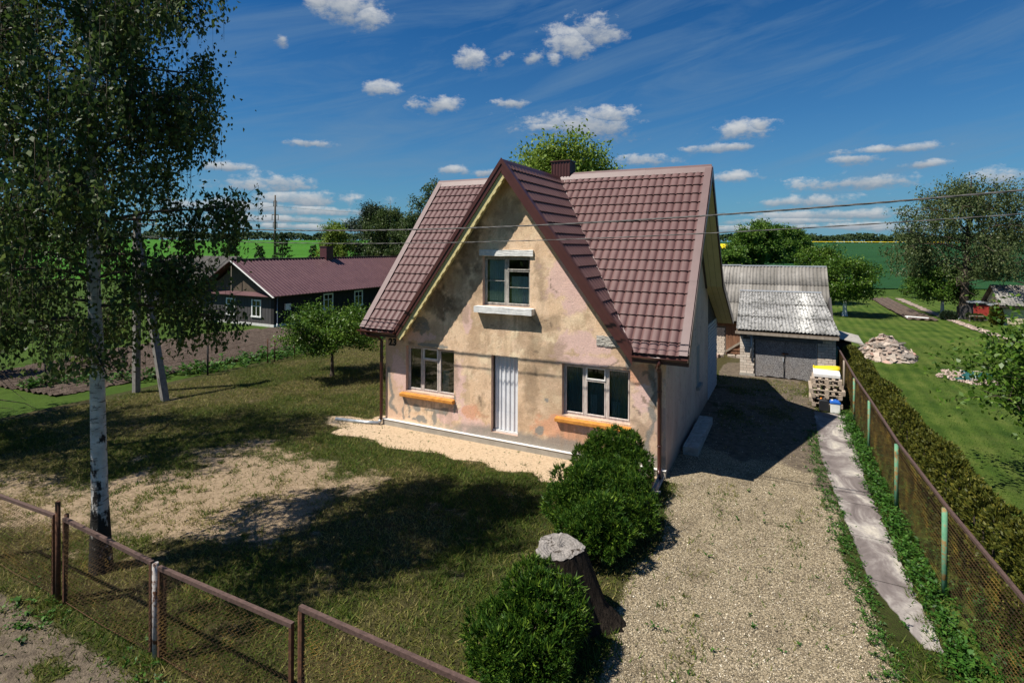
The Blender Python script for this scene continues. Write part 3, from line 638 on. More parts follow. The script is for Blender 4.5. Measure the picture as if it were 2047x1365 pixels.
for a, b, z in ((.58, 2.36, 1.04), (5.28, 7.14, 1.03)):
    m = MB(); m.prism([(a, .06, z - .02), (a, -.12, z - .045), (a, -.12, z - .135), (a, .06, z - .16)], (b - a, 0, 0)); bevelled(hp(m.build('window_sill', 'orange_sill')), .012)
# windows: frame, casements, vent, panes, curtains
def window(a, b, c, d, wood, cols, vent_col, curtain):
    w = thing('window', None, None); hp(w); yb = .17
    m = MB(); t_ = .042
    m.box(a, b, yb - .05, yb + .05, c, c + t_); m.box(a, b, yb - .05, yb + .05, d - t_, d); m.box(a, a + t_, yb - .05, yb + .05, c + t_, d - t_); m.box(b - t_, b, yb - .05, yb + .05, c + t_, d - t_)
    xs = [a + t_ + (b - a - 2 * t_) * f for f in cols]
    for x in xs[1:-1]: m.box(x - .027, x + .027, yb - .055, yb + .05, c + t_, d - t_)
    bevelled(child(m.build('frame', wood), w), .006)
    for i in range(len(xs) - 1):
        x0 = xs[i] + (.027 if i else 0) + .002; x1 = xs[i + 1] - (.027 if i < len(xs) - 2 else 0) - .002; z1 = d - t_ - .002; z0 = c + t_ + .002
        if i == vent_col:
            zv = z1 - .30; m = MB(); q = .032
            m.box(x0, x1, yb - .075, yb - .03, zv, zv + q); m.box(x0, x1, yb - .075, yb - .03, z1 - q, z1); m.box(x0, x0 + q, yb - .075, yb - .03, zv + q, z1 - q); m.box(x1 - q, x1, yb - .075, yb - .03, zv + q, z1 - q)
            bevelled(child(m.build('vent_sash', 'vent_white' if wood == 'window_wood' else wood), w), .004)
            m = MB(); m.box(x0 + q, x1 - q, yb - .055, yb - .05, zv + q, z1 - q); child(m.build('pane', 'glass'), w); z1 = zv - .012
        m = MB(); q = .032
        m.box(x0, x1, yb - .062, yb - .015, z0, z0 + q); m.box(x0, x1, yb - .062, yb - .015, z1 - q, z1); m.box(x0, x0 + q, yb - .062, yb - .015, z0 + q, z1 - q); m.box(x1 - q, x1, yb - .062, yb - .015, z0 + q, z1 - q)
        bevelled(child(m.build('sash', wood), w), .005)
        if wood == 'window_wood_grey': m = MB(); m.box(x0 + q, x1 - q, yb - .045, yb - .02, z0 + (z1 - z0) * .50, z0 + (z1 - z0) * .50 + .016); child(m.build('glazing_bar', wood), w)
        m = MB(); m.box(x0 + q, x1 - q, yb - .040, yb - .034, z0 + q, z1 - q); child(m.build('pane', 'glass'), w)
    # folded curtains hanging inside
    for (f0, f1, zt, cm) in curtain:
        x0 = lerp(a, b, f0); x1 = lerp(a, b, f1); n = 46; V = []; xx = np.linspace(x0, x1, n); yy = yb + .07 + .018 * np.sin(np.arange(n) * 1.15) ; zt_ = lerp(c, d, zt)
        V = [(x, y, z) for z in (c + .02, zt_) for x, y in zip(xx, yy)]; m = MB(); m.add(V, [(i, i + 1, n + i + 1, n + i) for i in range(n - 1)], True); child(m.build('curtain', cm), w)
window(*OPEN[0], 'window_wood', (0, .30, .66, 1), 1, [(.04, .30, .97, 'curtain_brown'), (.68, .80, .5, 'curtain_net')])
window(*OPEN[1], 'window_wood', (0, .32, .66, 1), 1, [(.03, .31, .96, 'curtain_lace'), (.36, .64, .74, 'curtain_lace'), (.69, .97, .96, 'curtain_lace'), (.38, .48, .42, 'curtain_net'), (.70, .82, .34, 'curtain_net')])
window(*OPEN[2], 'window_wood_grey', (0, .48, 1), 1, [(.06, .46, .93, 'curtain_blue'), (.54, .95, .60, 'curtain_blue')])
# door: two lapped sheets of trapezoidal white metal
door = thing('door', None, None); hp(door)
def trap_sheet(a, b, y, z0, z1, pitch=.128, dep=.028):
    xs = []; x = a
    while x < b:
        for dx, dy in ((0, 0), (.02, -dep), (.055, -dep), (.075, 0)):
            if x + dx < b: xs.append((x + dx, y + dy))
        x += pitch
    xs.append((b, y)); n = len(xs); m = MB(); m.add([(p, q, z) for z in (z0, z1) for p, q in xs], [(i, i + 1, n + i + 1, n + i) for i in range(n - 1)]); return m
child(trap_sheet(3.495, 4.215, .165, .80, 2.285).build('door_sheet', 'door_sheet'), door); child(trap_sheet(3.50, 4.21, .155, .385, .84).build('door_sheet', 'door_sheet'), door)
m = MB(); m.box(3.47, 4.24, .10, .30, .33, .375); child(m.build('threshold', 'white_sill'), door)
m = MB(); m.box(3.47, 3.495, .12, .24, .375, 2.31); m.box(4.215, 4.24, .12, .24, .375, 2.31); m.box(3.495, 4.215, .12, .24, 2.285, 2.31); child(m.build('door_frame', 'dark_timber'), door)
# house number
fc = bpy.data.curves.new('house_number', 'FONT'); fc.body = '23'; fc.size = .27; fc.extrude = .008; fc.offset = .010; fc.space_character = 1.08
fo = bpy.data.objects.new('tmp_number', fc); COL.objects.link(fo); bpy.context.view_layer.update()
nme = bpy.data.meshes.new_from_object(fo.evaluated_get(bpy.context.evaluated_depsgraph_get())); bpy.data.objects.remove(fo)
no = link('house_number', nme, 'number_black'); hp(no); no.rotation_euler = (R(90), 0, 0); no.location = (.12, -.022, 2.29)

# ---- roof: deck, tile-profile sheets, ridge, verges, valley, fascia, soffit, gutters
roof = thing('roof', None, None); hp(roof)
TH = .09
mainO = Vector((UL, -OV, ZE)); mT = Vector((0, math.cos(pa), math.sin(pa))); mN = Vector((0, -math.sin(pa), math.cos(pa)))
Lm = (VR + OV) / math.cos(pa); Lc = HW / math.cos(pb); VF = -OV - .02
v1 = VR - (ZR - ZC) / math.tan(pa)
xa, xb = UC - HW, UC + HW
sec = [(VR, ZR), (KV, KZ), (BV, BZ), (BV, BZ - TH), (KV, KZ - TH * 1.4), (VR, ZR - TH * 1.5)]
m = MB(); m.prism([(UL, v, z) for v, z in sec], (UR - UL, 0, 0)); child(m.build('roof_deck', 'roof_deck'), roof)
for poly in ([(xb, -OV, ZE), (UR, -OV, ZE), (UR, VR, ZR), (UC, VR, ZR), (UC, v1, ZC)], [(xa, -OV, ZE), (UC, v1, ZC), (UC, VR, ZR), (UL, VR, ZR), (UL, -OV, ZE)]):
    m = MB(); m.prism(poly, mN * -.10); child(m.build('roof_deck', 'roof_deck'), roof)
m = MB()
m.prism([(xa, VF, ZE), (UC, VF, ZC), (xb, VF, ZE), (xb, VF, ZE - TH * 1.3), (UC, VF, ZC - TH * 1.7), (xa, VF, ZE - TH * 1.3)], (0, .55, 0))
for sgn in (-1, 1):
    e = UC + sgn * HW; m.add([(e, VF + .55, ZE), (UC, VF + .55, ZC), (UC, v1, ZC), (e, -OV, ZE)], [(0, 1, 2, 3)])
child(m.build('gable_deck', 'roof_deck'), roof)
TW, TL = .20, Lm / 18
def tile_mesh(tw, tl, nm):
    n = 9; V = []
    for t, h in ((.016, -.010), (-.012, .036), (-.012, .036), (tl, .000)):
        for i in range(n):
            f = i / (n - 1); w_ = .5 - .5 * math.cos(2 * math.pi * f); prof_ = .040 * (1 - abs(2 * f - 1) ** 3.2)
            V.append((f * tw, t - (.014 * w_ if t < 0 else 0), h + prof_))
    F = [(r * n + i, r * n + i + 1, (r + 1) * n + i + 1, (r + 1) * n + i) for r in (0, 2) for i in range(n - 1)]
    return np.array(V), F
tV, tF = tile_mesh(TW, TL, 'tile')
full = MB(); full.add(tV, tF, True); tile_me = full.mesh('tile'); tile_me.materials.append(MAT['roof_tile'])
tiles_left = MB(); n_single = 0
def lay(O, A, T, N, width, length, clip, singles):
    """courses of tiles on the plane O + A s + T t; clip = list of (point, outward normal)"""
    global n_single
    na = int(math.ceil(width / TW)); nr = int(math.ceil(length / TL - 1e-6)); Mx = Matrix((A, T, N)).transposed()
    for r in range(nr):
        for k in range(na):
            o = O + A * (k * TW) + T * (r * TL) + N * .004
            P = [o + Mx @ Vector(p) for p in tV]; corners = P[:9] + P[27:]; out = False; cut = False
            for cp, cn in clip:
                dd = [(p - cp).dot(cn) for p in corners]
                if min(dd) > -.012: out = True; break
                if max(dd) > 0: cut = True
            if out: continue
            if cut:
                bm = bmesh.new(); vs_ = [bm.verts.new(p) for p in P]
                for f in tF: bm.faces.new([vs_[i] for i in f])
                for cp, cn in clip: bmesh.ops.bisect_plane(bm, geom=bm.verts[:] + bm.edges[:] + bm.faces[:], plane_co=cp, plane_no=cn, clear_outer=True)
                if not bm.faces: bm.free(); continue
                bm.verts.index_update(); V = [v.co.copy() for v in bm.verts]; F = [[v.index for v in f.verts] for f in bm.faces]; bm.free()
                if singles and n_single < 300:
                    n_single += 1; me = bpy.data.meshes.new('tile'); me.from_pydata(V, [], F); me.polygons.foreach_set('use_smooth', [True] * len(F)); child(link('tile', me, 'roof_tile'), roof)
                else: tiles_left.add(V, F, True)
            elif singles and n_single < 300:
                n_single += 1; ob = link('tile', tile_me); child(ob, roof); ob.matrix_local = Matrix.Translation(o - Vector((0, 0, 0))) @ Mx.to_4x4()
            else: tiles_left.add(P, tF, True)
val_r = (Vector((UC, v1, ZC)), Vector((xb, -OV, ZE))); val_l = (Vector((UC, v1, ZC)), Vector((xa, -OV, ZE)))
def vplane(a, b, inside):
    n = (b - a).cross(Vector((0, 0, 1))).normalized(); n = -n if (inside - a).dot(n) > 0 else n; return (a, n)
ridge_clip = (Vector((0, VR - .02, ZR)), Vector((0, 1, 0))); VG = .16
# right slope (single tiles), left slope, and both slopes of the cross gable
s0 = UC - UL
lay(mainO + Vector((s0, 0, 0)), Vector((1, 0, 0)), mT, mN, UR - UC - VG, Lm, [vplane(*val_r, Vector((UR, -OV, ZE))), ridge_clip, (Vector((UR - VG, 0, 0)), Vector((1, 0, 0)))], True)
lay(mainO + Vector((VG, 0, 0)), Vector((1, 0, 0)), mT, mN, UC - UL - VG, Lm, [vplane(*val_l, Vector((UL, -OV, ZE))), ridge_clip], False)
cTr = Vector((-math.cos(pb), 0, math.sin(pb))); cNr = Vector((math.sin(pb), 0, math.cos(pb)))
lay(Vector((xb, VF + .10, ZE)), Vector((0, 1, 0)), cTr, cNr, v1 - VF, Lc, [vplane(*val_r, Vector((UC, VF, ZC))), (Vector((UC + .02, 0, 0)), Vector((-1, 0, 0)))], False)
cTl = Vector((math.cos(pb), 0, math.sin(pb))); cNl = Vector((-math.sin(pb), 0, math.cos(pb)))
lay(Vector((xa, v1, ZE)), Vector((0, -1, 0)), cTl, cNl, v1 - VF - .10, Lc, [vplane(*val_l, Vector((UC, VF, ZC))), (Vector((UC - .02, 0, 0)), Vector((1, 0, 0)))], False)
tag(child(tiles_left.build('tile_courses', 'roof_tile'), roof), kind='stuff')
# wave profile of the rear slope
bT = Vector((0, -math.cos(pa), math.sin(pa))); bN = Vector((0, math.sin(pa), math.cos(pa)))
n = int((UR - UL) / .0475) + 1; m = MB()
V = []
for (v, z) in ((KV, KZ), (VR + .02, ZR)): V += [tuple(Vector((UL + i * .0475, v, z)) + bN * (.012 + .012 * math.cos(i * math.pi / 2))) for i in range(n)]
m.add(V, [(i, i + 1, n + i + 1, n + i) for i in range(n - 1)], True); child(m.build('rear_sheet', 'roof_tile'), roof)
# ridge caps
def ridge_cap(p0, p1, wid, drop, nm='ridge_cap', mt='verge_metal'):
    p0 = Vector(p0); p1 = Vector(p1); a = (p1 - p0).normalized(); s_ = a.cross(Vector((0, 0, 1))).normalized(); m = MB()
    sec = [(-wid, -drop), (-wid * .35, -drop * .18), (0, .03), (wid * .35, -drop * .18), (wid, -drop)]
    n = len(sec); V = [p + s_ * x + Vector((0, 0, z + .085)) for p in (p0, p1) for x, z in sec]; m.add(V, [(i, i + 1, n + i + 1, n + i) for i in range(n - 1)]); o = child(m.build(nm, mt), roof); s2 = o.modifiers.new('t', 'SOLIDIFY'); s2.thickness = .012; return o
for k in range(5): ridge_cap((lerp(UL, UR, k / 5) - .02, VR, ZR + .004 * (k % 2)), (lerp(UL, UR, (k + 1) / 5), VR, ZR + .004 * (k % 2)), .18, .20)
for k in range(2): ridge_cap((UC, VF + (v1 + .1 - VF) * k / 2 - .02, ZC + .004 * k), (UC, VF + (v1 + .1 - VF) * (k + 1) / 2, ZC + .004 * k), .13, .17, mt='brown_metal')
# verge flashings on the main gables (wide pale strips) with their bargeboards
for u0, u1, ue in ((UR - VG, UR + .015, UR), (UL - .015, UL + VG, UL)):
    for k in range(3):
        a = mainO + mT * (Lm * k / 3); b = mainO + mT * (Lm * (k + 1) / 3 + .02); a.x = b.x = 0; m = MB(); lift = mN * (.062 + .003 * k)
        m.prism([Vector((u0, 0, 0)) + a + lift, Vector((u1, 0, 0)) + a + lift, Vector((u1, 0, 0)) + b + lift, Vector((u0, 0, 0)) + b + lift], mN * .008); child(m.build('verge_flashing', 'verge_metal'), roof)
    m = MB(); x = ue + (.016 if ue > 4 else -.036)
    for (va, za, vb, zb) in ((-OV, ZE, VR, ZR), (VR, ZR, KV, KZ), (KV, KZ, BV, BZ)):
        m.prism([(x, va, za + .06), (x, vb, zb + .06), (x, vb, zb - .19), (x, va, za - .19)], (.02, 0, 0))
    child(m.build('bargeboard', 'brown_metal'), roof)
    ua, ub = (W + .003, UR - .002) if ue > 4 else (UL + .002, -.003)    # boarded soffit under the verge
    for k in range(3):
        w0 = lerp(ua, ub, k / 3); w1 = lerp(ua, ub, (k + 1) / 3) - .008; m = MB()
        for (va, za, vb, zb) in ((-OV + .05, ZE + .05, VR, ZR), (VR, ZR, KV, KZ), (KV, KZ, BV - .02, BZ)): m.prism([(w0, va, za - .150), (w0, vb, zb - .150), (w0, vb, zb - .165), (w0, va, za - .165)], (w1 - w0, 0, 0))
        child(m.build('soffit_board', 'soffit'), roof)
# cross gable: double fascia, pale scalloped soffit, capping
for sg in (-1, 1):
    e = UC + sg * (HW + .02); m = MB(); y = VF - .022
    m.prism([(e, y, ZE + .06), (UC, y, ZC + .10), (UC, y, ZC - (.24 if sg > 0 else .17)), (e, y, ZE - (.26 if sg > 0 else .19))], (0, .02, 0)); child(m.build('fascia', 'brown_metal'), roof)
    m = MB(); m.prism([(e, y - .02, ZE + .10), (UC, y - .02, ZC + .14), (UC, y - .02, ZC - .0), (e, y - .02, ZE - .05)], (0, .018, 0)); child(m.build('fascia', 'brown_metal'), roof)
    off = Vector((sg * math.sin(pb), 0, math.cos(pb))); a = Vector((e, y - .022, ZE)) + off * .055; b = Vector((UC, y - .022, ZC)) + off * .055 + Vector((0, 0, .03)); m = MB()
    m.prism([a, b, b + Vector((0, .15, 0)), a + Vector((0, .15, 0))], off * .01); child(m.build('verge_capping', 'brown_metal'), roof)
    for k in range(3):
        w0 = lerp(VF + .01, -.003, k / 3); w1 = lerp(VF + .01, -.003, (k + 1) / 3) - .008
        m = MB(); m.prism([(e, w0, ZE - .14), (UC, w0, ZC - .185), (UC, w0, ZC - .20), (e, w0, ZE - .155)], (0, w1 - w0, 0)); child(m.build('soffit_board', 'soffit'), roof)
    if sg > 0: continue
    m = MB(); nn = 44
    for k in range(nn):
        f0 = k / nn; f1 = (k + .96) / nn; p = Vector((lerp(e, UC, f0), VF + .02, lerp(ZE - .15, ZC - .17, f0))); q = Vector((lerp(e, UC, f1), VF + .02, lerp(ZE - .15, ZC - .17, f1)))
        dn = -off * (.15 + .018 * (k % 2)); m.prism([p, q, q + dn, p + dn], (0, .012, 0))
    child(m.build('soffit_trim', 'soffit'), roof)
# valley flashing
for a, b in (val_r, val_l):
    sx = Vector((1, 0, 0)) if b.x > UC else Vector((-1, 0, 0)); m = MB(); nn = 26; V = []
    for k in range(nn + 1):
        p = a.lerp(b, k / nn); o = .055 + .012 * math.sin(k * 2.4); q = p + Vector((0, math.sin(pa) * -.0, 0)); V += [p + mN * .05, p + sx * o + mN * .05]
    m.add(V, [(2 * k, 2 * k + 1, 2 * k + 3, 2 * k + 2) for k in range(nn)]); o = child(m.build('valley_flashing', 'verge_metal'), roof); s2 = o.modifiers.new('t', 'SOLIDIFY'); s2.thickness = .01
# gutters and eaves fascia
def half_round(p0, p1, r, nm, mt):
    p0 = Vector(p0); p1 = Vector(p1); a = (p1 - p0).normalized(); s_ = a.cross(Vector((0, 0, 1))).normalized(); m = MB(); n = 9; V = []
    for p in (p0, p1):
        for k in range(n): th = math.pi + math.pi * k / (n - 1); V.append(p + s_ * r * math.cos(th) + Vector((0, 0, r * math.sin(th))))
    m.add(V, [(i, i + 1, n + i + 1, n + i) for i in range(n - 1)], True); m.f += [tuple(range(n)), tuple(range(n, 2 * n))]; m.sm += [False, False]
    o = child(m.build(nm, mt), roof); s2 = o.modifiers.new('t', 'SOLIDIFY'); s2.thickness = .006; return o
for a, b in ((UL - .02, xa - .02), (xb + .02, UR + .03)):
    half_round((a, -OV - .085, ZE - .03), (b, -OV - .085, ZE - .03), .068, 'gutter', 'brown_gutter')
    m = MB(); m.box(a, b, -OV - .012, -OV + .008, ZE - .19, ZE - .005); child(m.build('eaves_fascia', 'brown_metal'), roof)
    m = MB(); m.box(a + .02, b - .02, -OV + .01, -.003, ZE - .185, ZE - .17); child(m.build('eaves_soffit', 'soffit'), roof)
half_round((UL - .02, BV + .085, BZ - .06), (UR + .03, BV + .085, BZ - .06), .068, 'gutter', 'brown_gutter')
m = MB(); m.tube([(7.86, -OV - .085, ZE - .09), (7.86, -OV - .085, ZE - .17), (7.80, -OV - .02, ZE - .27), (7.78, -.16, ZE - .34), (7.78, -.09, ZE - .44), (7.78, -.09, .35), (7.78, -.10, .22), (7.80, -.20, .12), (7.82, -.30, .09)], .045, 10); hp(m.build('downspout', 'brown_gutter'))
m = MB(); m.tube([(-.30, -OV - .085, ZE - .09), (-.28, -OV - .05, ZE - .18), (-.16, -.16, ZE - .26), (-.07, -.10, ZE - .38), (-.07, -.10, .28), (-.08, -.12, .16)], .045, 10); hp(m.build('downspout', 'brown_gutter'))
for x in (7.78, -.07):
    for z in (.7, 1.9): m = MB(); m.tube([(x, -.09, z), (x, -.09, z + .03)], .052, 10); m.box(x - .01, x + .01, -.09, 0, z, z + .03); hp(m.build('pipe_bracket', 'brown_metal'))
m = MB(); m.tube([(-.08, -.12, .16), (-.10, -.14, .06)], .052, 10); m.tube([(-.10, -.14, .06), (-.5, -.25, .05), (-1.5, -.42, .045)], .05, 8); hp(m.build('drain_shoe', 'zinc'))
# chimney clad in ribbed sheet
ch = thing('chimney', None, None); hp(ch); cx, cy = 4.02, VR + .12; hx, hy = .30, .22; zb, zt = ZR - .35, ZR + .47
m = MB(); m.box(cx - hx, cx + hx, cy - hy, cy + hy, zb, zt); child(m.build('chimney_body', 'brown_metal'), ch)
for k in range(7):
    x = cx - hx + .01 + k * (2 * hx - .02) / 6; m = MB(); m.box(x - .011, x + .011, cy - hy - .016, cy - hy - .001, zb, zt - .005); child(m.build('rib', 'brown_metal'), ch)
for k in range(5):
    y = cy - hy + .01 + k * (2 * hy - .02) / 4; m = MB(); m.box(cx + hx + .001, cx + hx + .016, y - .011, y + .011, zb, zt - .005); child(m.build('rib', 'brown_metal'), ch)
m = MB(); m.box(cx - hx - .035, cx + hx + .035, cy - hy - .035, cy + hy + .035, zt, zt + .03); child(m.build('cap', 'brown_metal'), ch)
m = MB(); m.prism([(cx - hx - .12, VR - .22, ZR - .20), (cx + hx + .12, VR - .22, ZR - .20), (cx + hx + .12, VR + .02, ZR + .085), (cx - hx - .12, VR + .02, ZR + .085)], mN * .012); child(m.build('apron', 'verge_metal'), ch)
# loose things at the house walls
o = link('concrete_block', rough_block(8.0, 8.36, 1.6, 4.4, 0, .20, 11, .005, 8), 'concrete'); tag(o, 'long low concrete block lying beside the shaded side wall of the house', 'concrete block')
tro = thing('drain_trough', 'small grey drain trough below the right-hand downspout beside the shrub', 'drain', (7.86, -.45, 0))
m = MB(); m.add([(-.07, .2, .14), (-.05, .2, .05), (.05, .2, .05), (.07, .2, .14), (-.07, -.4, .09), (-.05, -.4, .015), (.05, -.4, .015), (.07, -.4, .09)], [(0, 1, 5, 4), (1, 2, 6, 5), (2, 3, 7, 6)]); o = child(m.build('channel', 'zinc'), tro); s2 = o.modifiers.new('t', 'SOLIDIFY'); s2.thickness = .012
m = MB(); m.box(-.11, .11, -.46, -.36, 0.006, .05); child(m.build('rest_stone', 'concrete'), tro)

# ---------------------------------------------------------------- garage and barn
def brick_wall(parent, x0, x1, y, z0, z1, bl=.25, bh=.105, proud=.012, seed=1, skip=None):
    """single bricks on a wall facing -y; mesh data shared by length"""
    r = random.Random(seed); nz = int((z1 - z0) / bh); cache = {}
    for i in range(nz):
        x = x0 - (bl * .5 if i % 2 else 0)
        while x < x1 - .03:
            a = max(x, x0); b = min(x + bl, x1); x += bl
            if b - a < .05 or (skip and skip((a + b) / 2, z0 + (i + .5) * bh)): continue
            L = round(b - a - .012, 3)
            if L not in cache:
                m = MB(); m.box(-L / 2, L / 2, -proud, .03, -bh / 2 + .006, bh / 2 - .006); me = m.mesh('brick'); me.materials.append(MAT['brick_pale']); cache[L] = me
            o = link('brick', cache[L]); o.parent = parent; o.location = Vector(((a + b) / 2, y + r.uniform(-.003, .004), z0 + (i + .5) * bh)) - parent.location
def corrugated(P00, P10, P01, P11, waves, amp, rows=2, thick=.007):
    """wavy sheet spanning four corners (bottom-left, bottom-right, top-left, top-right)"""
    P00, P10, P01, P11 = map(Vector, (P00, P10, P01, P11)); nrm = (P10 - P00).cross(P01 - P00).normalized(); n = waves * 6 + 1; V = []
    for j in range(rows):
        t = j / (rows - 1)
        for i in range(n): s_ = i / (n - 1); p = P00.lerp(P10, s_).lerp(P01.lerp(P11, s_), t); V.append(p + nrm * amp * math.cos(i * math.pi / 3))
    m = MB(); m.add(V, [(j * n + i, j * n + i + 1, (j + 1) * n + i + 1, (j + 1) * n + i) for j in range(rows - 1) for i in range(n - 1)], True); return m
def sheet_roof(parent, bl, br, tl, tr, cols, courses, waves, amp, material, jit=.012, seed=1):
    r = random.Random(seed); bl, br, tl, tr = map(Vector, (bl, br, tl, tr)); nrm = (br - bl).cross(tl - bl).normalized()
    for j in range(courses):
        t0 = max(0, j / courses - .012); t1 = min(1, (j + 1) / courses + .012)
        for i in range(cols):
            s0, s1 = i / cols, (i + 1) / cols + .004; q = lambda s, t: bl.lerp(br, s).lerp(tl.lerp(tr, s), t)
            up0 = nrm * (.030 + r.uniform(-jit, jit)); up1 = nrm * (.006 + r.uniform(-jit, jit) * .3)
            o = corrugated(q(s0, t0) + up0, q(s1, t0) + up0, q(s0, t1) + up1, q(s1, t1) + up1, waves, amp).build('roof_sheet', material); o.parent = parent; o.matrix_parent_inverse = Matrix.Translation(-parent.location)
            sm = o.modifiers.new('t', 'SOLIDIFY'); sm.thickness = .008
def part(m, name, material, parent): o = m.build(name, material); o.parent = parent; o.matrix_parent_inverse = Matrix.Translation(-parent.location); return o

gar = thing('garage', 'low pale brick garage with grey double doors and a blotchy corrugated roof', 'garage', (10.2, 11.4, 0))
G0, G1, GF, GB = 8.55, 11.88, 11.4, 15.3
for a, b in ((G0, 9.08), (11.27, G1)):
    m = MB(); m.box(a, b, GF, GF + .3, 0, 1.72); part(m, 'pier', 'mortar', gar)
m = MB(); m.box(G0, G0 + .25, GF + .3, GB, 0, 1.75); m.box(G1 - .25, G1, GF + .3, GB, 0, 1.75); part(m, 'side_wall', 'mortar', gar)
m = MB(); m.prism([(G1 - .1, GF + .02, 1.75), (G1 - .1, 14.0, 3.05), (G1 - .1, GB, 2.2), (G1 - .1, GB, 1.75)], (.08, 0, 0)); part(m, 'gable_end', 'grey_timber', gar)
brick_wall(gar, G0, 9.08, GF, .10, 1.70, seed=3, skip=lambda x, z: z > 1.45 and x < 8.85 and x > 8.62); brick_wall(gar, 11.27, G1, GF, .02, 1.70, seed=4)
m = MB(); m.box(G0 - .01, 9.1, GF - .03, GF + .02, 0, .10); part(m, 'footing', 'concrete', gar)
m = MB(); m.box(9.02, 11.45, GF - .035, GF + .1, 1.49, 1.60); part(m, 'lintel_beam', 'garage_beam', gar)
m = MB(); m.box(9.08, 11.27, GF, GF + .1, 1.60, 1.78); part(m, 'header', 'garage_beam', gar)
for a, b in ((9.105, 10.165), (10.185, 11.245)):
    d = thing('door_leaf', None, None); d.parent = gar; d.matrix_parent_inverse = Matrix.Translation(-gar.location)
    r = random.Random(int(a * 10)); pts = [(a, GF + .01, .05 + .03 * r.random())] + [(lerp(a, b, k / 9), GF + .01, .03 + r.uniform(-.025, .05)) for k in range(1, 9)] + [(b, GF + .01, .04), (b, GF + .01, 1.475), (a, GF + .01, 1.475)]
    m = MB(); m.prism(pts, (0, .03, 0)); child(m.build('leaf', 'garage_door'), d)
    m = MB(); hx_ = a if a < 10 else b - .012; m.box(hx_, hx_ + .012, GF - .006, GF + .009, .05, 1.47); child(m.build('edge_strip', 'tin' if a > 10 else 'black_timber'), d)
m = MB(); m.box(10.06, 10.30, GF - .03, GF + .005, .98, 1.02); m.box(10.10, 10.14, GF - .05, GF - .03, .96, 1.04); part(m, 'hasp', 'rust', gar)
m = MB(); m.box(10.09, 10.13, GF - .012, GF + .005, .68, .84); part(m, 'lock_plate', 'tin', gar)
m = MB(); m.tube([(10.175, GF - .004, .95), (10.16, GF - .004, .80), (10.12, GF - .004, .62), (10.14, GF - .004, .3), (10.13, GF - .004, .06)], .012, 6); part(m, 'door_gap_strip', 'black_timber', gar)
m = MB(); m.tube([(8.98, GF - .10, 1.74), (8.98, GF - .07, 1.2), (8.95, GF - .07, .72)], .035, 8); part(m, 'drainpipe', 'zinc', gar)
m = MB(); m.prism([(11.27, GF - .06, 1.36), (11.5, GF - .06, 1.40), (11.62, GF - .06, 1.30), (11.45, GF - .06, 1.18), (11.3, GF - .06, 1.24)], (0, .06, 0)); part(m, 'mortar_lump', 'concrete_raw', gar)
gbl, gbr, gtl, gtr = (8.44, 11.05, 1.86), (11.98, 11.05, 1.88), (8.36, 14.0, 3.16), (11.48, 14.0, 3.20)
m = MB(); m.prism([Vector(p) + Vector((0, 0, -.06)) for p in (gbl, gbr, gtr, gtl)], (0, 0, -.05)); m.prism([(8.4, 14.0, 3.1), (11.5, 14.0, 3.12), (11.9, 15.3, 2.5), (8.4, 15.3, 2.5)], (0, 0, -.04)); part(m, 'roof_board', 'dark_timber', gar)
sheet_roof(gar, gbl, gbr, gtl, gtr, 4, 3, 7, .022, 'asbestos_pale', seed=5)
m = MB(); m.box(8.40, 11.95, 11.03, 11.06, 1.70, 1.80); part(m, 'eaves_board', 'plank_grey', gar)
m = MB(); m.beam((8.34, 14.0, 3.21), (11.52, 14.0, 3.24), .10, .05); part(m, 'ridge_capping', 'tin', gar)

barn = thing('barn', 'pale brick barn with long grey corrugated roof standing behind the garage', 'barn', (9.0, 15.5, 0))
m = MB(); m.box(4.6, 11.6, 15.5, 20.4, 0, 1.62); part(m, 'wall', 'mortar', barn)
m = MB(); m.prism([(11.55, 15.5, 1.62), (11.55, 18, 4.05), (11.55, 20.4, 1.62)], (.05, 0, 0)); m.prism([(4.65, 15.5, 1.62), (4.65, 18, 4.05), (4.65, 20.4, 1.62)], (.05, 0, 0)); part(m, 'gable_boarding', 'grey_timber', barn)
brick_wall(barn, 6.3, 7.58, 15.5, .02, 1.30, seed=6)
m = MB(); m.box(4.7, 8.6, 15.44, 15.5, 1.38, 1.62); part(m, 'eaves_beam', 'plank_brown', barn)
bd = thing('plank_door', None, None); bd.parent = barn; bd.matrix_parent_inverse = Matrix.Translation(-barn.location)
for k in range(9):
    x = 7.62 + k * .105; m = MB(); m.box(x, x + .098, 15.455 + .004 * (k % 2), 15.49, .06 + .02 * (k % 3), 1.37); child(m.build('plank', 'plank_brown'), bd)
m = MB(); m.beam((7.62, 15.42, .18), (8.55, 15.42, .86), .035, .085); child(m.build('brace', 'plank_grey'), bd)
m = MB(); m.box(7.7, 8.55, 15.43, 15.452, .26, .33); child(m.build('ledge', 'plank_brown'), bd)
sheet_roof(barn, (4.3, 15.15, 1.62), (11.95, 15.15, 1.66), (4.3, 18.0, 4.14), (11.88, 18.0, 4.20), 7, 3, 7, .022, 'asbestos', seed=8)
m = MB(); m.prism([(4.35, 15.2, 1.57), (11.9, 15.2, 1.60), (11.85, 18.0, 4.12), (4.35, 18.0, 4.06)], (0, .03, -.04)); m.prism([(4.35, 18.0, 4.08), (11.85, 18.0, 4.14), (11.9, 20.8, 1.6), (4.35, 20.8, 1.55)], (0, 0, -.04)); part(m, 'roof_board', 'dark_timber', barn)
for k in range(4): m = MB(); xa_, xb_ = lerp(4.3, 11.9, k / 4), lerp(4.3, 11.9, (k + 1) / 4); m.beam((xa_, 18.0, 4.19 + .008 * (k % 2) - .02 * (k == 1)), (xb_, 18.0, 4.21 + .008 * (k % 2) - .03 * (k == 0)), .14, .05); part(m, 'ridge_capping', 'tin', barn)
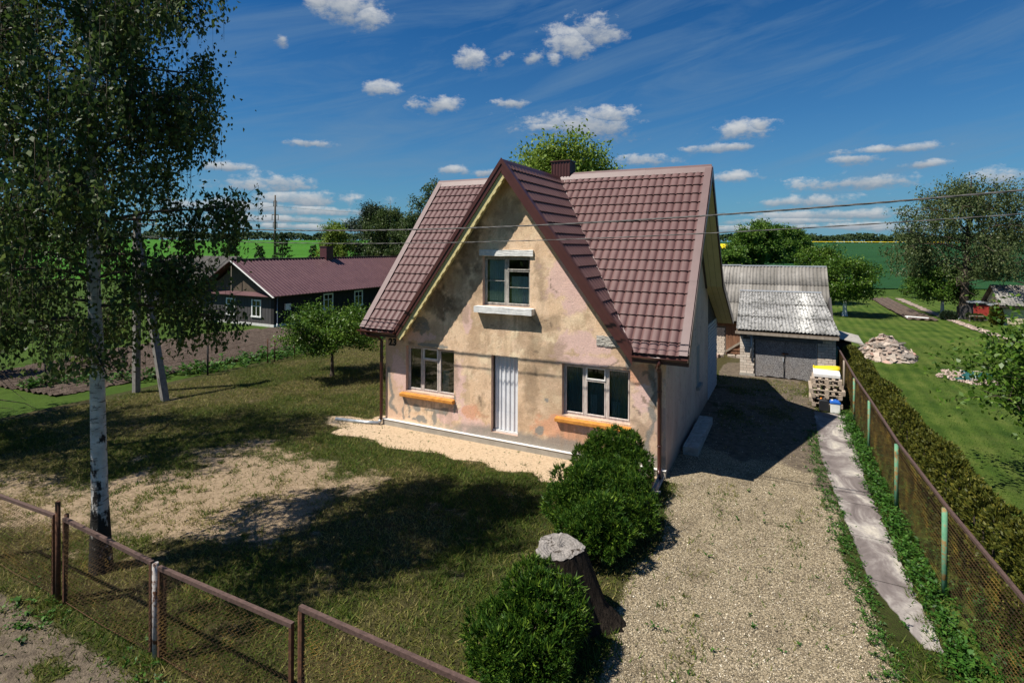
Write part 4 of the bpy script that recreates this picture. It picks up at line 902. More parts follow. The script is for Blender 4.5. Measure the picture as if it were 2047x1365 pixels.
for k, (x, y, rz) in enumerate([(7.15, 14.9, .1), (7.4, 14.85, .5), (7.25, 14.65, -.2), (7.9, 15.1, .2), (8.3, 15.0, -.3)]):
    m = MB(); m.box(-.16, .16, -.12, .12, 0.01, .10 + .03 * (k % 3)); o = bevelled(m.build('clay_slab', 'rubble_stone'), .008); o.location = (x, y, 0); o.rotation_euler.z = rz
    tag(o, ['reddish slab by the barn wall, farthest from the plank door', 'reddish slab at the foot of the barn brickwork beside the plank door', 'reddish slab lying in front of the other slabs at the barn', 'low slab on the ground under the left half of the plank door', 'low slab on the ground under the right half of the plank door'][k], 'slab', 'reddish slabs by the barn door')
lean = thing('lean_to_shed', 'small dark lean-to with a pale flat roof against the garage side', 'shed', (12.3, 13.5, 0))
m = MB(); m.box(11.92, 12.55, 13.4, 15.2, 0, 1.3); part(m, 'wall', 'black_timber', lean)
m = MB(); m.prism([(11.9, 13.1, 1.52), (12.95, 13.2, 1.28), (12.95, 15.3, 1.34), (11.9, 15.4, 1.56)], (0, 0, .03)); part(m, 'roof', 'concrete', lean)
m = MB(); m.box(12.5, 12.56, 13.36, 13.39, .75, 1.15); part(m, 'red_board', 'red_door', lean)

# ---------------------------------------------------------------- neighbour's dark house on the left
nh = thing('timber_house', 'long dark timber-clad house with maroon ribbed metal roof and white windows', 'house', (-22, 11.4, 0))
NX0, NX1, NY0, NY1 = -25.5, -18.5, 11.4, 27.5
m = MB(); m.box(NX1 - .25, NX1, NY0, NY1, .16, 2.15); m.box(NX0, NX0 + .25, NY0, NY1, .16, 2.15); part(m, 'side_wall', 'black_timber', nh)
m = MB(); m.prism([(NX0 + .25, NY0, .16), (NX1 - .25, NY0, .16), (NX1 - .25, NY0, 2.0), (NX0 + .25, NY0, 2.0)], (0, .2, 0)); part(m, 'end_wall', 'grey_timber', nh)
m = MB(); m.prism([(NX0 + .2, NY0 + .05, 2.0), (NX1 - .2, NY0 + .05, 2.0), (-22, NY0 + .05, 3.95)], (0, .1, 0)); part(m, 'gable_boarding', 'dark_timber', nh)
m = MB(); m.prism([(NX0, NY0 - .35, 1.90), (NX1 + .3, NY0 - .35, 1.90), (NX1, NY0 + .05, 2.10), (NX0 + .2, NY0 + .05, 2.10)], (0, 0, .03)); part(m, 'pent_roof', 'seam_roof', nh)
m = MB(); m.box(NX0 - .03, NX1 + .03, NY0 - .04, NY1, -.02, .158); part(m, 'foundation', 'foundation_white', nh)
for k in range(24): m = MB(); x = NX0 + .3 + k * .28; m.box(x, x + .02, NY0 - .012, NY0 - .001, .17, 1.9); part(m, 'batten', 'grey_timber', nh)
for k in range(28): m = MB(); y = NY0 + .3 + k * .56; m.box(NX1 + .001, NX1 + .012, y, y + .02, .17, 1.95); part(m, 'batten', 'black_timber', nh)
def ribbed(parent, e0, e1, r0, r1, n, seedy=0):
    e0, e1, r0, r1 = map(Vector, (e0, e1, r0, r1)); nr = (e1 - e0).cross(r0 - e0).normalized(); nr = nr if nr.z > 0 else -nr
    m = MB(); m.prism([e0, e1, r1, r0], nr * -.05); part(m, 'roof_sheet', 'seam_roof', parent)
    for i in range(n + 1):
        a = e0.lerp(e1, i / n); b = r0.lerp(r1, i / n); m = MB(); m.beam(a + nr * .016, b + nr * .016, .06, .045, nr); part(m, 'rib', 'seam_rib_sunlit', parent)
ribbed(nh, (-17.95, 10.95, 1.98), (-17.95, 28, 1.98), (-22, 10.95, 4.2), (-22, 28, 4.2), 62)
m = MB(); m.prism([(-26.05, 10.95, 1.98), (-26.05, 28, 1.98), (-22, 28, 4.2), (-22, 10.95, 4.2)], (0, 0, -.05)); part(m, 'roof_sheet', 'seam_roof', nh)
m = MB(); m.beam((-22, 10.9, 4.23), (-22, 28, 4.23), .3, .04); part(m, 'ridge_capping', 'seam_roof', nh)
for sx in (-1, 1): m = MB(); m.beam((-22, 10.93, 4.12), (-22 + sx * 4.05, 10.93, 1.90), .03, .14, (0, 1, 0)); part(m, 'bargeboard', 'white_paint' if sx > 0 else 'seam_roof', nh)
m = MB(); m.box(-22.03, -21.97, 10.97, 11.0, 2.2, 4.0); part(m, 'king_post', 'plank_grey', nh)
m = MB(); m.box(-22.35, -21.65, 18.8, 19.5, 3.7, 5.05); m.box(-22.4, -21.6, 18.75, 19.55, 5.05, 5.10); part(m, 'chimney', 'maroon_clad', nh)
def nwin(along, pos, w=.72, h=.95, z0=.75):
    wd = thing('window', None, None); wd.parent = nh; wd.matrix_parent_inverse = Matrix.Translation(-nh.location)
    def bx(a0, a1, d0, d1, z0_, z1_, nm, mt):
        m = MB()
        if along == 'y': m.box(NX1 + d0, NX1 + d1, pos + a0, pos + a1, z0_, z1_)
        else: m.box(pos + a0, pos + a1, NY0 - d1, NY0 - d0, z0_, z1_)
        child(m.build(nm, mt), wd)
    bx(-w / 2 - .09, w / 2 + .09, .004, .045, z0 + h, z0 + h + .10, 'casing', 'white_paint'); bx(-w / 2 - .12, w / 2 + .12, .004, .07, z0 - .09, z0, 'window_sill', 'white_paint')
    bx(-w / 2 - .09, -w / 2, .004, .045, z0, z0 + h, 'casing', 'white_paint'); bx(w / 2, w / 2 + .09, .004, .045, z0, z0 + h, 'casing', 'white_paint')
    bx(-w / 2, w / 2, .004, .008, z0, z0 + h, 'curtain', 'curtain_net'); bx(-w / 2, w / 2, .010, .013, z0, z0 + h, 'pane', 'glass')
    bx(-.02, .02, .014, .035, z0, z0 + h, 'glazing_bar', 'white_paint'); bx(-w / 2, -.02, .014, .032, z0 + h * .64, z0 + h * .64 + .035, 'glazing_bar', 'white_paint'); bx(.02, w / 2, .014, .032, z0 + h * .64, z0 + h * .64 + .035, 'glazing_bar', 'white_paint')
nwin('x', -20.1, z0=.62); nwin('x', -22.6, z0=.62); nwin('y', 15.9); nwin('y', 18.9); nwin('y', 21.9)
m = MB(); m.box(NX1 + .005, NX1 + .13, 12.2, 12.6, 1.0, 1.4); part(m, 'meter_box', 'white_paint', nh)
m = MB(); m.tube([(NX1 + .06, 11.6, 1.9), (NX1 + .06, 11.6, .25), (NX1 + .4, 11.3, .05), (NX1 + 1.2, 11.1, .04)], .035, 7); part(m, 'downspout', 'zinc', nh)
gs = thing('grey_shed', 'weathered shed with a dark grey corrugated roof behind the timber house', 'shed', (-34, 17, 0))
m = MB(); m.box(-40, -31, 15.6, 20.4, 0, 2.0); part(m, 'wall', 'grey_timber', gs)
m = MB(); m.prism([(-30.96, 15.6, 2), (-30.96, 20.4, 2), (-30.96, 18, 4.1)], (-.04, 0, 0)); part(m, 'gable_boarding', 'grey_timber', gs)
sheet_roof(gs, (-40.4, 15.1, 1.85), (-30.6, 15.1, 1.85), (-40.4, 18, 4.2), (-30.6, 18, 4.2), 8, 2, 7, .025, 'asbestos_dark', seed=12)
m = MB(); m.prism([(-40.4, 18, 4.2), (-30.6, 18, 4.2), (-30.6, 20.9, 1.85), (-40.4, 20.9, 1.85)], (0, 0, -.05)); part(m, 'rear_slope', 'asbestos_dark', gs)

# ---------------------------------------------------------------- small house on the right
sh = thing('small_outbuilding', 'small sand-coloured outbuilding with grey corrugated roof and red-framed window', 'outbuilding', (26, 37, 0))
m = MB(); m.prism([(23.2, 36.7, 0), (23.2, 39.9, 0), (23.2, 39.9, 1.45), (23.2, 38.3, 2.5), (23.2, 36.7, 1.45)], (8, 0, 0)); part(m, 'wall', 'sand_plaster', sh)
sheet_roof(sh, (22.95, 36.35, 1.33), (31.6, 36.35, 1.33), (22.95, 38.3, 2.62), (31.6, 38.3, 2.62), 7, 1, 7, .022, 'asbestos', seed=15)
m = MB(); m.prism([(22.95, 38.3, 2.6), (31.6, 38.3, 2.6), (31.6, 40.3, 1.35), (22.95, 40.3, 1.35)], (0, 0, -.05)); m.prism([(22.97, 36.37, 1.28), (31.6, 36.37, 1.28), (31.6, 38.3, 2.57), (22.97, 38.3, 2.57)], (0, 0, -.05)); part(m, 'roof_board', 'dark_timber', sh)
m = MB(); m.box(23.3, 31, 36.62, 36.69, 1.12, 1.30); part(m, 'eaves_beam', 'garage_beam', sh)
sw = thing('window', None, None); sw.parent = sh; sw.matrix_parent_inverse = Matrix.Translation(-sh.location)
for nm, b in (('frame', (24.55, 25.45, 36.66, 36.695, .30, .38)), ('frame', (24.55, 25.45, 36.66, 36.695, 1.02, 1.10)), ('frame', (24.55, 24.65, 36.66, 36.695, .38, 1.02)), ('frame', (25.35, 25.45, 36.66, 36.695, .38, 1.02)), ('glazing_bar', (24.97, 25.03, 36.665, 36.69, .38, .80)), ('glazing_bar', (24.65, 25.35, 36.668, 36.694, .80, .85))):
    m = MB(); m.box(*b); child(m.build(nm, 'red_door'), sw)
m = MB(); m.box(24.65, 25.35, 36.685, 36.695, .38, 1.02); child(m.build('pane', 'black_plastic'), sw)
for k in range(5):
    for x in (24.38, 25.47): m = MB(); m.box(x, x + .15, 36.675, 36.697, .32 + k * .16, .40 + k * .16); child(m.build('brick', 'red_door'), sw)
m = MB(); m.box(23.14, 23.195, 37.5, 38.1, .1, 1.15); part(m, 'door', 'white_paint', sh)
for k in range(6):
    m = MB(); m.box(23.12, 23.198, 37.36, 37.48, .15 + k * .17, .24 + k * .17); part(m, 'brick', 'red_door', sh)
m = MB(); m.prism([(22.75, 37.3, 1.22), (22.75, 38.25, 1.22), (23.19, 38.25, 1.35), (23.19, 37.3, 1.35)], (0, 0, .03)); part(m, 'door_canopy', 'tin', sh)
sh.location.y -= 1.7; sh.location.x -= .25
rs_ = thing('red_door_shed', 'small grey shed with a red door left of the outbuilding', 'shed', (22.4, 38.6, 0))
m = MB(); m.box(21.75, 23.0, 38.6, 40, 0, 1.25); m.prism([(21.3, 38.7, 0), (21.75, 38.7, 0), (21.75, 38.7, 1.15), (21.3, 38.7, .85)], (0, 1.2, 0)); part(m, 'wall', 'grey_timber', rs_)
m = MB(); m.box(21.65, 23.05, 38.45, 40.1, 1.25, 1.32); part(m, 'roof', 'tin', rs_)
m = MB(); m.box(21.98, 22.85, 38.56, 38.595, .2, 1.12); part(m, 'door', 'red_door', rs_)
m = MB(); m.beam((21.5, 37.6, .42), (23.0, 37.6, .42), .06, .05); m.box(21.5, 21.56, 37.57, 37.63, 0, .40); m.box(22.9, 22.96, 37.57, 37.63, 0, .40); o = part(m, 'rail', 'plank_grey', rs_)

rs_.location.y -= 1.3
# ---------------------------------------------------------------- fences
def wire_net(p0, p1, h0, h1, cell=.062, r=.0027, slack=.0, seed=0):
    """woven diamond net between two base points"""
    p0 = np.array(p0, float); p1 = np.array(p1, float); L = np.linalg.norm(p1 - p0); d = (p1 - p0) / L; nrm = np.array([-d[1], d[0], 0.])
    k = int(L / cell); nz = int((h1 - h0) / (cell * .55)); S = np.arange(k + 1) * cell; Z = h0 + np.arange(nz + 1) * (h1 - h0) / nz
    zig = (np.arange(nz + 1) % 2)[None, :] * cell
    s = S[:, None] + zig; z = np.broadcast_to(Z[None, :], s.shape)
    sag = slack * (np.sin(s * 1.9 + seed) * .5 + np.sin(s * .7 + z * 3 + seed)) ; s = np.clip(s, 0, L)
    off = .004 * (np.arange(nz + 1) % 2 * 2 - 1)[None, :] + sag
    P = p0[None, None] + d * s[..., None] + nrm * off[..., None]; P = P.copy(); P[..., 2] = z + p0[2]
    A = P[:, :-1].reshape(-1, 3); B = P[:, 1:].reshape(-1, 3); t = B - A; t /= np.maximum(np.linalg.norm(t, axis=1, keepdims=True), 1e-6)
    e1 = np.cross(t, nrm); e1 /= np.linalg.norm(e1, axis=1, keepdims=True); V = []
    for q in (A, B):
        for c, sn in ((1, 0), (-.5, .866), (-.5, -.866)): V.append(q + e1 * (r * c) + nrm * (r * sn))
    V = np.stack(V, 1).reshape(-1, 3); b = np.arange(len(A))[:, None] * 6
    F = np.concatenate([b + np.array([0, 1, 4, 3]), b + np.array([1, 2, 5, 4]), b + np.array([2, 0, 3, 5])]); return np_mesh('wire_mesh', V, F)
def pipe_post(x, y, z, r, material, parent, lean=(0, 0), name='post', square=False):
    m = MB()
    if square: m.beam((x, y, -.05), (x + lean[0], y + lean[1], z), r * 2, r * 2)
    else: m.tube([(x, y, -.05), (x + lean[0] * .5, y + lean[1] * .5, z / 2), (x + lean[0], y + lean[1], z)], r, 9)
    return part(m, name, material, parent)
ff = thing('front_fence', 'rusty front fence of wire netting in angle-iron frames', 'fence', (1.1, -8.35, 0))
def framed(parent, x0, x1, y, zt0, zt1, zb, diag=True, slack=.02, seed=0):
    m = MB(); m.beam((x0, y, zt0), (x1, y, zt1), .045, .012); m.beam((x0, y - .018, zt0 - .02), (x1, y - .018, zt1 - .02), .010, .04); part(m, 'top_rail', 'rust_rail', parent)
    for x, z in ((x0 + .02, zt0), (x1 - .02, zt1)): m = MB(); m.beam((x, y, zb), (x, y, z - .007), .04, .04); part(m, 'stile', 'rust', parent)
    m = MB(); m.tube([(x0, y, zb), ((x0 + x1) / 2, y, zb - .03), (x1, y, zb)], .004, 5); part(m, 'bottom_wire', 'rust', parent)
    me = wire_net((x0, y - .01, 0), (x1, y - .01, 0), zb, min(zt0, zt1) - .03, slack=slack, seed=seed); o = link('wire_mesh', me, 'wire_rust', parent); o.matrix_parent_inverse = Matrix.Translation(-parent.location); tag(o, kind='stuff')
pipe_post(1.06, -8.33, 1.44, .032, 'rust', ff, (-.02, 0)); pipe_post(1.20, -8.31, 1.30, .028, 'rust', ff, (.04, .0)); pipe_post(3.40, -8.33, 1.19, .036, 'pale_post', ff, (-.015, 0)); pipe_post(3.53, -8.31, 1.14, .03, 'rust', ff)
pipe_post(-1.3, -8.33, 1.4, .032, 'rust', ff)
framed(ff, -1.25, 1.0, -8.35, 1.16, 1.25, .12, seed=1); framed(ff, 1.26, 3.36, -8.35, 1.27, 1.21, .10, seed=2); framed(ff, 3.50, 5.80, -8.35, 1.19, 1.22, .10, seed=3)
pipe_post(5.90, -8.33, 1.36, .034, 'rust', ff)
fg = thing('fence_panel', 'rusty framed wire panel standing higher than the rest of the front fence', 'fence panel', (7, -8.35, 0)); framed(fg, 5.93, 8.15, -8.37, 1.455, 1.42, .12, seed=4); pipe_post(8.22, -8.36, 1.40, .034, 'rust', fg)
sf = thing('boundary_fence', 'long chain-link fence with green posts and rusty rail beside the concrete path', 'fence', (12.1, 4, 0))
posts = [(12.62, -5.4), (12.37, -2.35), (12.20, .53), (12.11, 3.87), (12.02, 6.44), (11.98, 9.3), (11.95, 12.2)]
tops = [1.36, 1.33, 1.32, 1.32, 1.32, 1.32, 1.30]
for i, (x, y) in enumerate(posts):
    pipe_post(x, y, tops[i] - .02, .036 if i < 3 else .03, ['green_paint', 'green_paint', 'green_paint', 'green_paint', 'green_paint', 'plank_grey', 'green_paint'][i], sf)
    if i:
        x0, y0 = posts[i - 1]; m = MB(); m.beam((x0 + .03, y0, tops[i - 1]), (x + .03, y, tops[i]), .042, .042); part(m, 'top_rail', 'rust_rail', sf)
        me = wire_net((x + .035, y, 0), (x0 + .035, y0, 0), .06, tops[i] - .02, cell=.055, r=.0026, slack=.012, seed=i); o = link('wire_mesh', me, 'wire_rust', sf); o.matrix_parent_inverse = Matrix.Translation(-sf.location); tag(o, kind='stuff')
lf = thing('wire_fence', 'low dark wire fence between the yard and the ploughed plot', 'fence', (-10, 1, 0))
lp = [(-14.6, -5.2), (-13.4, -2.5), (-11.2, -.6), (-10.1, 1.4), (-9.95, 4.05), (-9.75, 4.25), (-9.84, 5.4), (-9.8, 8.0), (-9.8, 10.8), (-9.8, 13.5)]
for i, (x, y) in enumerate(lp):
    pipe_post(x, y, 1.05 if i != 3 else 1.15, .035 if i in (1, 3) else .025, 'black_timber' if i in (1, 3) else 'rust', lf)
    if i and i != 5:
        for k, z in enumerate((.35, .65, .92)):
            m = MB(); (xa_, ya_) = lp[i - 1]; m.tube([(xa_, ya_, z), ((x + xa_) / 2, (y + ya_) / 2, z - .03), (x, y, z)], .004, 4); part(m, 'strand', 'rust', lf)
        o = link('wire_mesh', wire_net((*lp[i - 1], 0), (x, y, 0), .05, .95, cell=.12, r=.0016, seed=i), 'wire_rust', lf); o.matrix_parent_inverse = Matrix.Translation(-lf.location); tag(o, kind='stuff')

# ---------------------------------------------------------------- concrete path, poles, wires
cp = bpy.data.objects.new('concrete_path', None); COL.objects.link(cp); cp['kind'] = 'structure'
vb = [-3.75, -2.35, -.95, .45, 1.75, 3.1, 4.4, 5.7, 7.1]
for i in range(8):
    a, b = vb[i] + .006, vb[i + 1] - .006; r = np.random.default_rng(i + 30)
    def le(v): return 11.03 + .075 * np.clip(3 - v, 0, 9) ** 1.05 * .93 + (.0 if v > -2.4 else (-2.4 - v) * .25)
    def re(v): return 11.84 + .05 * np.clip(1 - v, 0, 9)
    ys = np.linspace(a, b, 12); L = [(le(y) + r.normal(0, .008), y) for y in ys]; Rr = [(re(y) + r.normal(0, .03), y) for y in ys]
    tilt = r.normal(0, .006, 2); P = L + Rr[::-1]; m = MB(); m.prism([(x, y, .032 + tilt[0] * (y - a) + tilt[1] * (x - 11.4)) for x, y in P], (0, 0, -.05)); child(m.build('slab', 'slab_concrete'), cp)
up_ = thing('utility_pole', 'grey concrete utility pole braced by a leaning concrete strut', 'utility pole', (-9.8, -1.4, 0))
m = MB(); m.beam((-9.8, -1.4, -.1), (-9.8, -1.4, 6.3), .20, .17); part(m, 'pole', 'pole_concrete', up_)
m = MB(); m.beam((-7.85, -1.55, -.1), (-9.68, -1.42, 5.4), .20, .17); part(m, 'strut', 'pole_concrete', up_)
m = MB(); m.box(-9.95, -9.65, -1.95, -.85, 5.95, 6.03); part(m, 'crossarm', 'rust', up_)
def cable(name, label, pts, r, twist=.0, strands=2, pitch=.9):
    pts = np.array(pts, float); tt = np.linspace(0, 1, 160); k = np.linspace(0, 1, len(pts)); c = np.polyfit(pts[:, 0], pts[:, 2], 2); x = np.interp(tt, k, pts[:, 0]); y = np.interp(tt, k, pts[:, 1]); z = np.polyval(c, x)
    th = thing(name, label, 'cable', tuple(pts[0]), group='twisted overhead cables')
    for s_ in range(strands):
        xx = np.linspace(x[0], x[-1], 420); ph = xx * 2 * np.pi / pitch + s_ * 2 * np.pi / strands; m = MB()
        m.tube([(a, b + twist * math.cos(p), d + twist * math.sin(p)) for a, b, d, p in zip(xx, np.interp(xx, x, y), np.polyval(c, xx), ph)], r, 5); part(m, 'strand', 'cable', th)
cable('overhead_cable', 'thicker upper twisted cable strung across the front of the house', [(-9.8, -1.5, 5.86), (3.0, -1.5, 5.52), (13.5, -1.5, 5.99), (22, -1.5, 6.85)], .0085, .010, 3)
cable('overhead_cable', 'thinner lower cable strung across the front of the house', [(-9.8, -1.5, 5.42), (3.0, -1.5, 5.20), (13.5, -1.5, 5.62), (22, -1.5, 6.4)], .0062, .006, 2)
py = thing('power_pylon', 'tall slender power pole far off in the green field', 'power pole', (-132.6, 105.6, 2))
pz = float(terrain_z(-132.6, 105.6)); m = MB(); m.tube([(-132.6, 105.6, pz), (-132.6, 105.6, pz + 9), (-132.6, 105.6, 20.9)], [.42, .36, .22], 8); part(m, 'pole', 'dark_timber', py)
for k, z in enumerate((19.0, 14.8, 12.4)):
    w = (.5, .95, .6)[k]; m = MB(); m.beam((-132.6 - RGT[0] * w, 105.6 - RGT[1] * w, z), (-132.6 + RGT[0] * w, 105.6 + RGT[1] * w, z), .2, .2); part(m, 'crossarm', 'dark_timber', py)
    for s_ in (-1, 1):
        bx_, by_ = -132.6 + RGT[0] * w * s_, 105.6 + RGT[1] * w * s_; m = MB(); m.tube([(bx_, by_, z), (bx_, by_, z - 1.6)], .10, 6); part(m, 'insulator', 'dark_timber', py)
    x1_, y1_ = -132.6 + RGT[0] * 140, 105.6 + RGT[1] * 140; x2_, y2_ = -132.6 - RGT[0] * 140 + FWD[0] * 60, 105.6 - RGT[1] * 140 + FWD[1] * 60
    m = MB(); m.tube([(lerp(-132.6, x1_, t), lerp(105.6, y1_, t), z - 1.6 - 3.2 * 4 * t * (1 - t) * .8 - 1.5 * t) for t in np.linspace(0, 1, 20)], .035, 4); part(m, 'line', 'cable', py)
    m = MB(); m.tube([(lerp(-132.6, x2_, t), lerp(105.6, y2_, t), z - 1.6 - 3.2 * 4 * t * (1 - t) * .8) for t in np.linspace(0, 1, 20)], .035, 4); part(m, 'line', 'cable', py)

# ---------------------------------------------------------------- plants
def unit(a): return a / np.maximum(np.linalg.norm(a, axis=1, keepdims=True), 1e-9)
def leaf_mesh(name, P, A, Nn, size, wid=.62, rnd=None, fold=.12):
    """one kite-shaped, slightly folded leaf per point: A axis, Nn normal"""
    n = len(P); A = unit(A); B = unit(np.cross(Nn, A)); C = np.cross(A, B); s = np.asarray(size).reshape(-1, 1) * np.ones((n, 1))
    V = np.stack([P - A * s * .5, P + B * s * wid * .5 - A * s * .06 + C * s * fold, P + A * s * .5, P - B * s * wid * .5 - A * s * .06 + C * s * fold], 1).reshape(-1, 3)
    F = np.arange(n * 4).reshape(n, 4); r = rng.random(n) if rnd is None else rnd
    return np_mesh(name, V, F, dict(rnd=np.repeat(np.clip(r, 0, 1), 4)))
def tubes_mesh(name, paths, n=6):
    m = MB()
    for pts, rad in paths: m.tube(pts, rad, n, cap=False)
    me = bpy.data.meshes.new(name); me.from_pydata([tuple(p) for p in m.v], [], m.f); me.polygons.foreach_set('use_smooth', m.sm); me.update(); return me
def make_tree(name, label, base, H, Rr, z0, leaf_n, leaf, leafm, bark, trunk_r, style='oval', limbs=26, subs=6, seed=1, lean=(0, 0), cat='tree', group=None, up=.55, spread=.22, aspect=.62, peak=.4, base_cut=0., gap=0.):
    r = np.random.default_rng(seed); b = np.array([base[0], base[1], base[2] if len(base) > 2 else 0.])
    t = thing(name, label, cat, tuple(b), group=group)
    nz = 12; zz = np.linspace(0, 1, nz); wob = np.cumsum(r.normal(0, .012 * H / nz * 3, (nz, 2)), 0) * (zz[:, None] ** .8)
    top = H * (.97 if style != 'bush' else .6); tr = np.stack([lean[0] * zz + wob[:, 0], lean[1] * zz + wob[:, 1], zz * top], 1)
    rad = trunk_r * ((1 - zz) ** .8 * .92 + .05) ; rad[0] *= 1.35
    o = link('trunk', tubes_mesh('trunk', [([Vector(p) for p in tr], list(rad))], 10), bark, t)
    def trunk_at(h): return np.array([np.interp(h, tr[:, 2], tr[:, k]) for k in range(3)]), np.interp(h, tr[:, 2], rad)
    paths = []; seg = []
    for i in range(limbs):
        f = (i + r.random()) / limbs; h = lerp(z0, H * .96, f ** 1.0); az = i * 2.39996 + r.normal(0, .3)
        x = (h - z0) / (H - z0)
        if style in ('oval', 'weep'): L = Rr * (max(.12, 1 - abs((x - peak) / (1 - peak if x > peak else peak + .35)) ** 2.1)) ** .5
        elif style == 'cone': L = Rr * (1 - x) ** .85 + .05
        else: L = Rr * (1 - .45 * x)
        L *= r.uniform(.82, 1.10); p0, pr_ = trunk_at(min(h * (.86 if style != 'cone' else 1), top * .98))
        el = up * (.6 + .9 * x) if style != 'cone' else -.12 + .35 * x; d = np.array([math.cos(az) * math.cos(el), math.sin(az) * math.cos(el), math.sin(el)])
        pts = [p0]; k = 5; dd = d.copy()
        for j in range(k):
            dd = dd + r.normal(0, .12, 3); dd[2] += (-.16 if style == 'weep' else (.03 if style != 'cone' else -.02)) ; dd /= np.linalg.norm(dd); pts.append(pts[-1] + dd * L / k)
        rr = max(.006, min(pr_ * .5, trunk_r * (.42 if style != 'weep' else .24)) * (.35 + .65 * L / Rr)); paths.append(([Vector(p) for p in pts], [rr * (1 - .85 * j / k) for j in range(k + 1)]))
        pts = np.array(pts); seg.append((pts[3], pts[5], .8))
        for s_ in range(subs):
            u = r.uniform(.25, .98); q = u * k; a = int(q); p = pts[a] + (pts[min(a + 1, k)] - pts[a]) * (q - a); sd = d * .7 + r.normal(0, .75, 3); sd[2] = sd[2] * .7 + (.15 if style not in ('weep', 'cone') else -.25); sd /= np.linalg.norm(sd); sl = L * r.uniform(.25, .5) * (1.15 - .5 * u) + .1 * Rr
            e = p + sd * sl; mid = (p + e) / 2 + r.normal(0, .05 * sl, 3); paths.append(([Vector(p), Vector(mid), Vector(e)], [rr * .35, rr * .22, rr * .07])); seg.append((mid, e, 1.)); seg.append((p, mid, .45))
    link('limbs', tubes_mesh('limbs', paths, 5), 'bark' if bark != 'limewashed_bark' and style == 'weep' else ('bark' if bark == 'limewashed_bark' else bark), t)
    w = np.array([s_[2] * (np.linalg.norm(s_[1] - s_[0]) + .05) for s_ in seg]) * r.uniform(.35, 1.6, len(seg)); cnt = r.multinomial(leaf_n, w / w.sum()); A = np.repeat(np.array([s_[0] for s_ in seg]), cnt, 0); B = np.repeat(np.array([s_[1] for s_ in seg]), cnt, 0); cid = np.repeat(np.arange(len(seg)), cnt)
    n = len(A); u = r.random((n, 1)); P = A + (B - A) * (u * 1.15) + r.normal(0, spread * Rr * .35, (n, 3)) * np.array([1, 1, .75])
    if style == 'weep':     # leaves hang on twigs that trail down
        tw = r.integers(0, 7, n); ph = cid * 7 + tw; hx_ = np.sin(ph * 12.9898) * 43758.5453 % 1; hy_ = np.sin(ph * 78.233) * 12543.123 % 1; hz = np.sin(ph * 3.77) * 9631.77 % 1
        anchor = A + (B - A) * hx_[:, None] + (np.stack([hy_, hz, hx_], 1) - .5) * spread * Rr * .7; drop = r.random(n) ** .9 * (.35 + .9 * hy_) * Rr * .34
        P2 = anchor + r.normal(0, .03 * Rr ** .5, (n, 3)); P2[:, 2] -= drop; mk = r.random(n) < .8; P = np.where(mk[:, None], P2, P)
    if style == 'weep' and leaf < .088:      # the fine trailing twigs themselves
        si = np.repeat(np.arange(len(seg)), 7); ph = si * 7 + np.tile(np.arange(7), len(seg)); hx_ = np.sin(ph * 12.9898) * 43758.5453 % 1; hy_ = np.sin(ph * 78.233) * 12543.123 % 1; hz = np.sin(ph * 3.77) * 9631.77 % 1
        a0 = np.array([q[0] for q in seg])[si]; b0 = np.array([q[1] for q in seg])[si]; tp = a0 + (b0 - a0) * hx_[:, None] + (np.stack([hy_, hz, hx_], 1) - .5) * spread * Rr * .7; bt = tp.copy(); bt[:, 2] -= (.35 + .9 * hy_) * Rr * .34; root = a0 + (b0 - a0) * hx_[:, None]
        bt[:, 2] = np.maximum(bt[:, 2], base_cut + .02 if base_cut else .3); okk = tp[:, 2] > bt[:, 2] + .05; tp, bt, root = tp[okk], bt[okk], root[okk]; nn_ = len(tp); e_ = np.array([[1, 0, 0], [-.5, .866, 0], [-.5, -.866, 0]]); V = np.concatenate([root[:, None] + e_ * .004, tp[:, None] + e_ * .003, bt[:, None] + e_ * .0012], 1).reshape(-1, 3); bb = np.arange(nn_)[:, None] * 9
        tag(link('twigs', np_mesh('twigs', V, np.concatenate([bb + np.array(q) for q in ([0, 1, 4, 3], [1, 2, 5, 4], [2, 0, 3, 5], [3, 4, 7, 6], [4, 5, 8, 7], [5, 3, 6, 8])])), 'bark', t), kind='stuff')
    if base_cut: keep = P[:, 2] > base_cut; P = P[keep]; cid = cid[keep]; n = len(P)
    cen = np.array([lean[0] * .5, lean[1] * .5, lerp(z0, H, .45)]); out = unit(P - cen)
    if style == 'cone': Ax = unit(out * np.array([1, 1, .2]) + r.normal(0, .35, (n, 3)) + np.array([0, 0, -.1])); N = unit(r.normal(0, .35, (n, 3)) + np.array([0, 0, 1.]))
    elif style == 'weep': Ax = unit(r.normal(0, .55, (n, 3)) + np.array([0, 0, -.9])); N = unit(r.normal(0, .8, (n, 3)) + out * .5 + np.array([0, 0, .25]))
    else: Ax = unit(r.normal(0, .8, (n, 3)) + out * .5); N = unit(r.normal(0, .55, (n, 3)) + np.array([0, 0, .8]) + out * .35)
    tone = (r.random(len(seg)) * .45)[cid] + r.random(n) * .6
    tag(link('crown', leaf_mesh('crown', P, Ax, N, leaf * r.uniform(.65, 1.25, n), aspect, tone), leafm, t), kind='stuff')
    return t
make_tree('birch_tree', 'tall birch with white trunk standing just inside the front fence', (.72, -7.62), 12.8, 1.9, 4.0, 56000, .084, 'leaf_birch', 'birch_bark', .130, 'weep', 40, 8, 11, (-.42, -.1), group='birches along the front of the yard', up=.6, spread=.34, peak=.30, base_cut=3.3)
make_tree('birch_tree', 'dark birch crown at the left edge of the picture behind the white trunk', (-7.0, -6.6), 13.2, 2.8, 3.0, 30000, .09, 'leaf_birch', 'birch_bark', .15, 'weep', 40, 8, 12, (0, 0), base_cut=2.6, group='birches along the front of the yard', spread=.30, peak=.3)
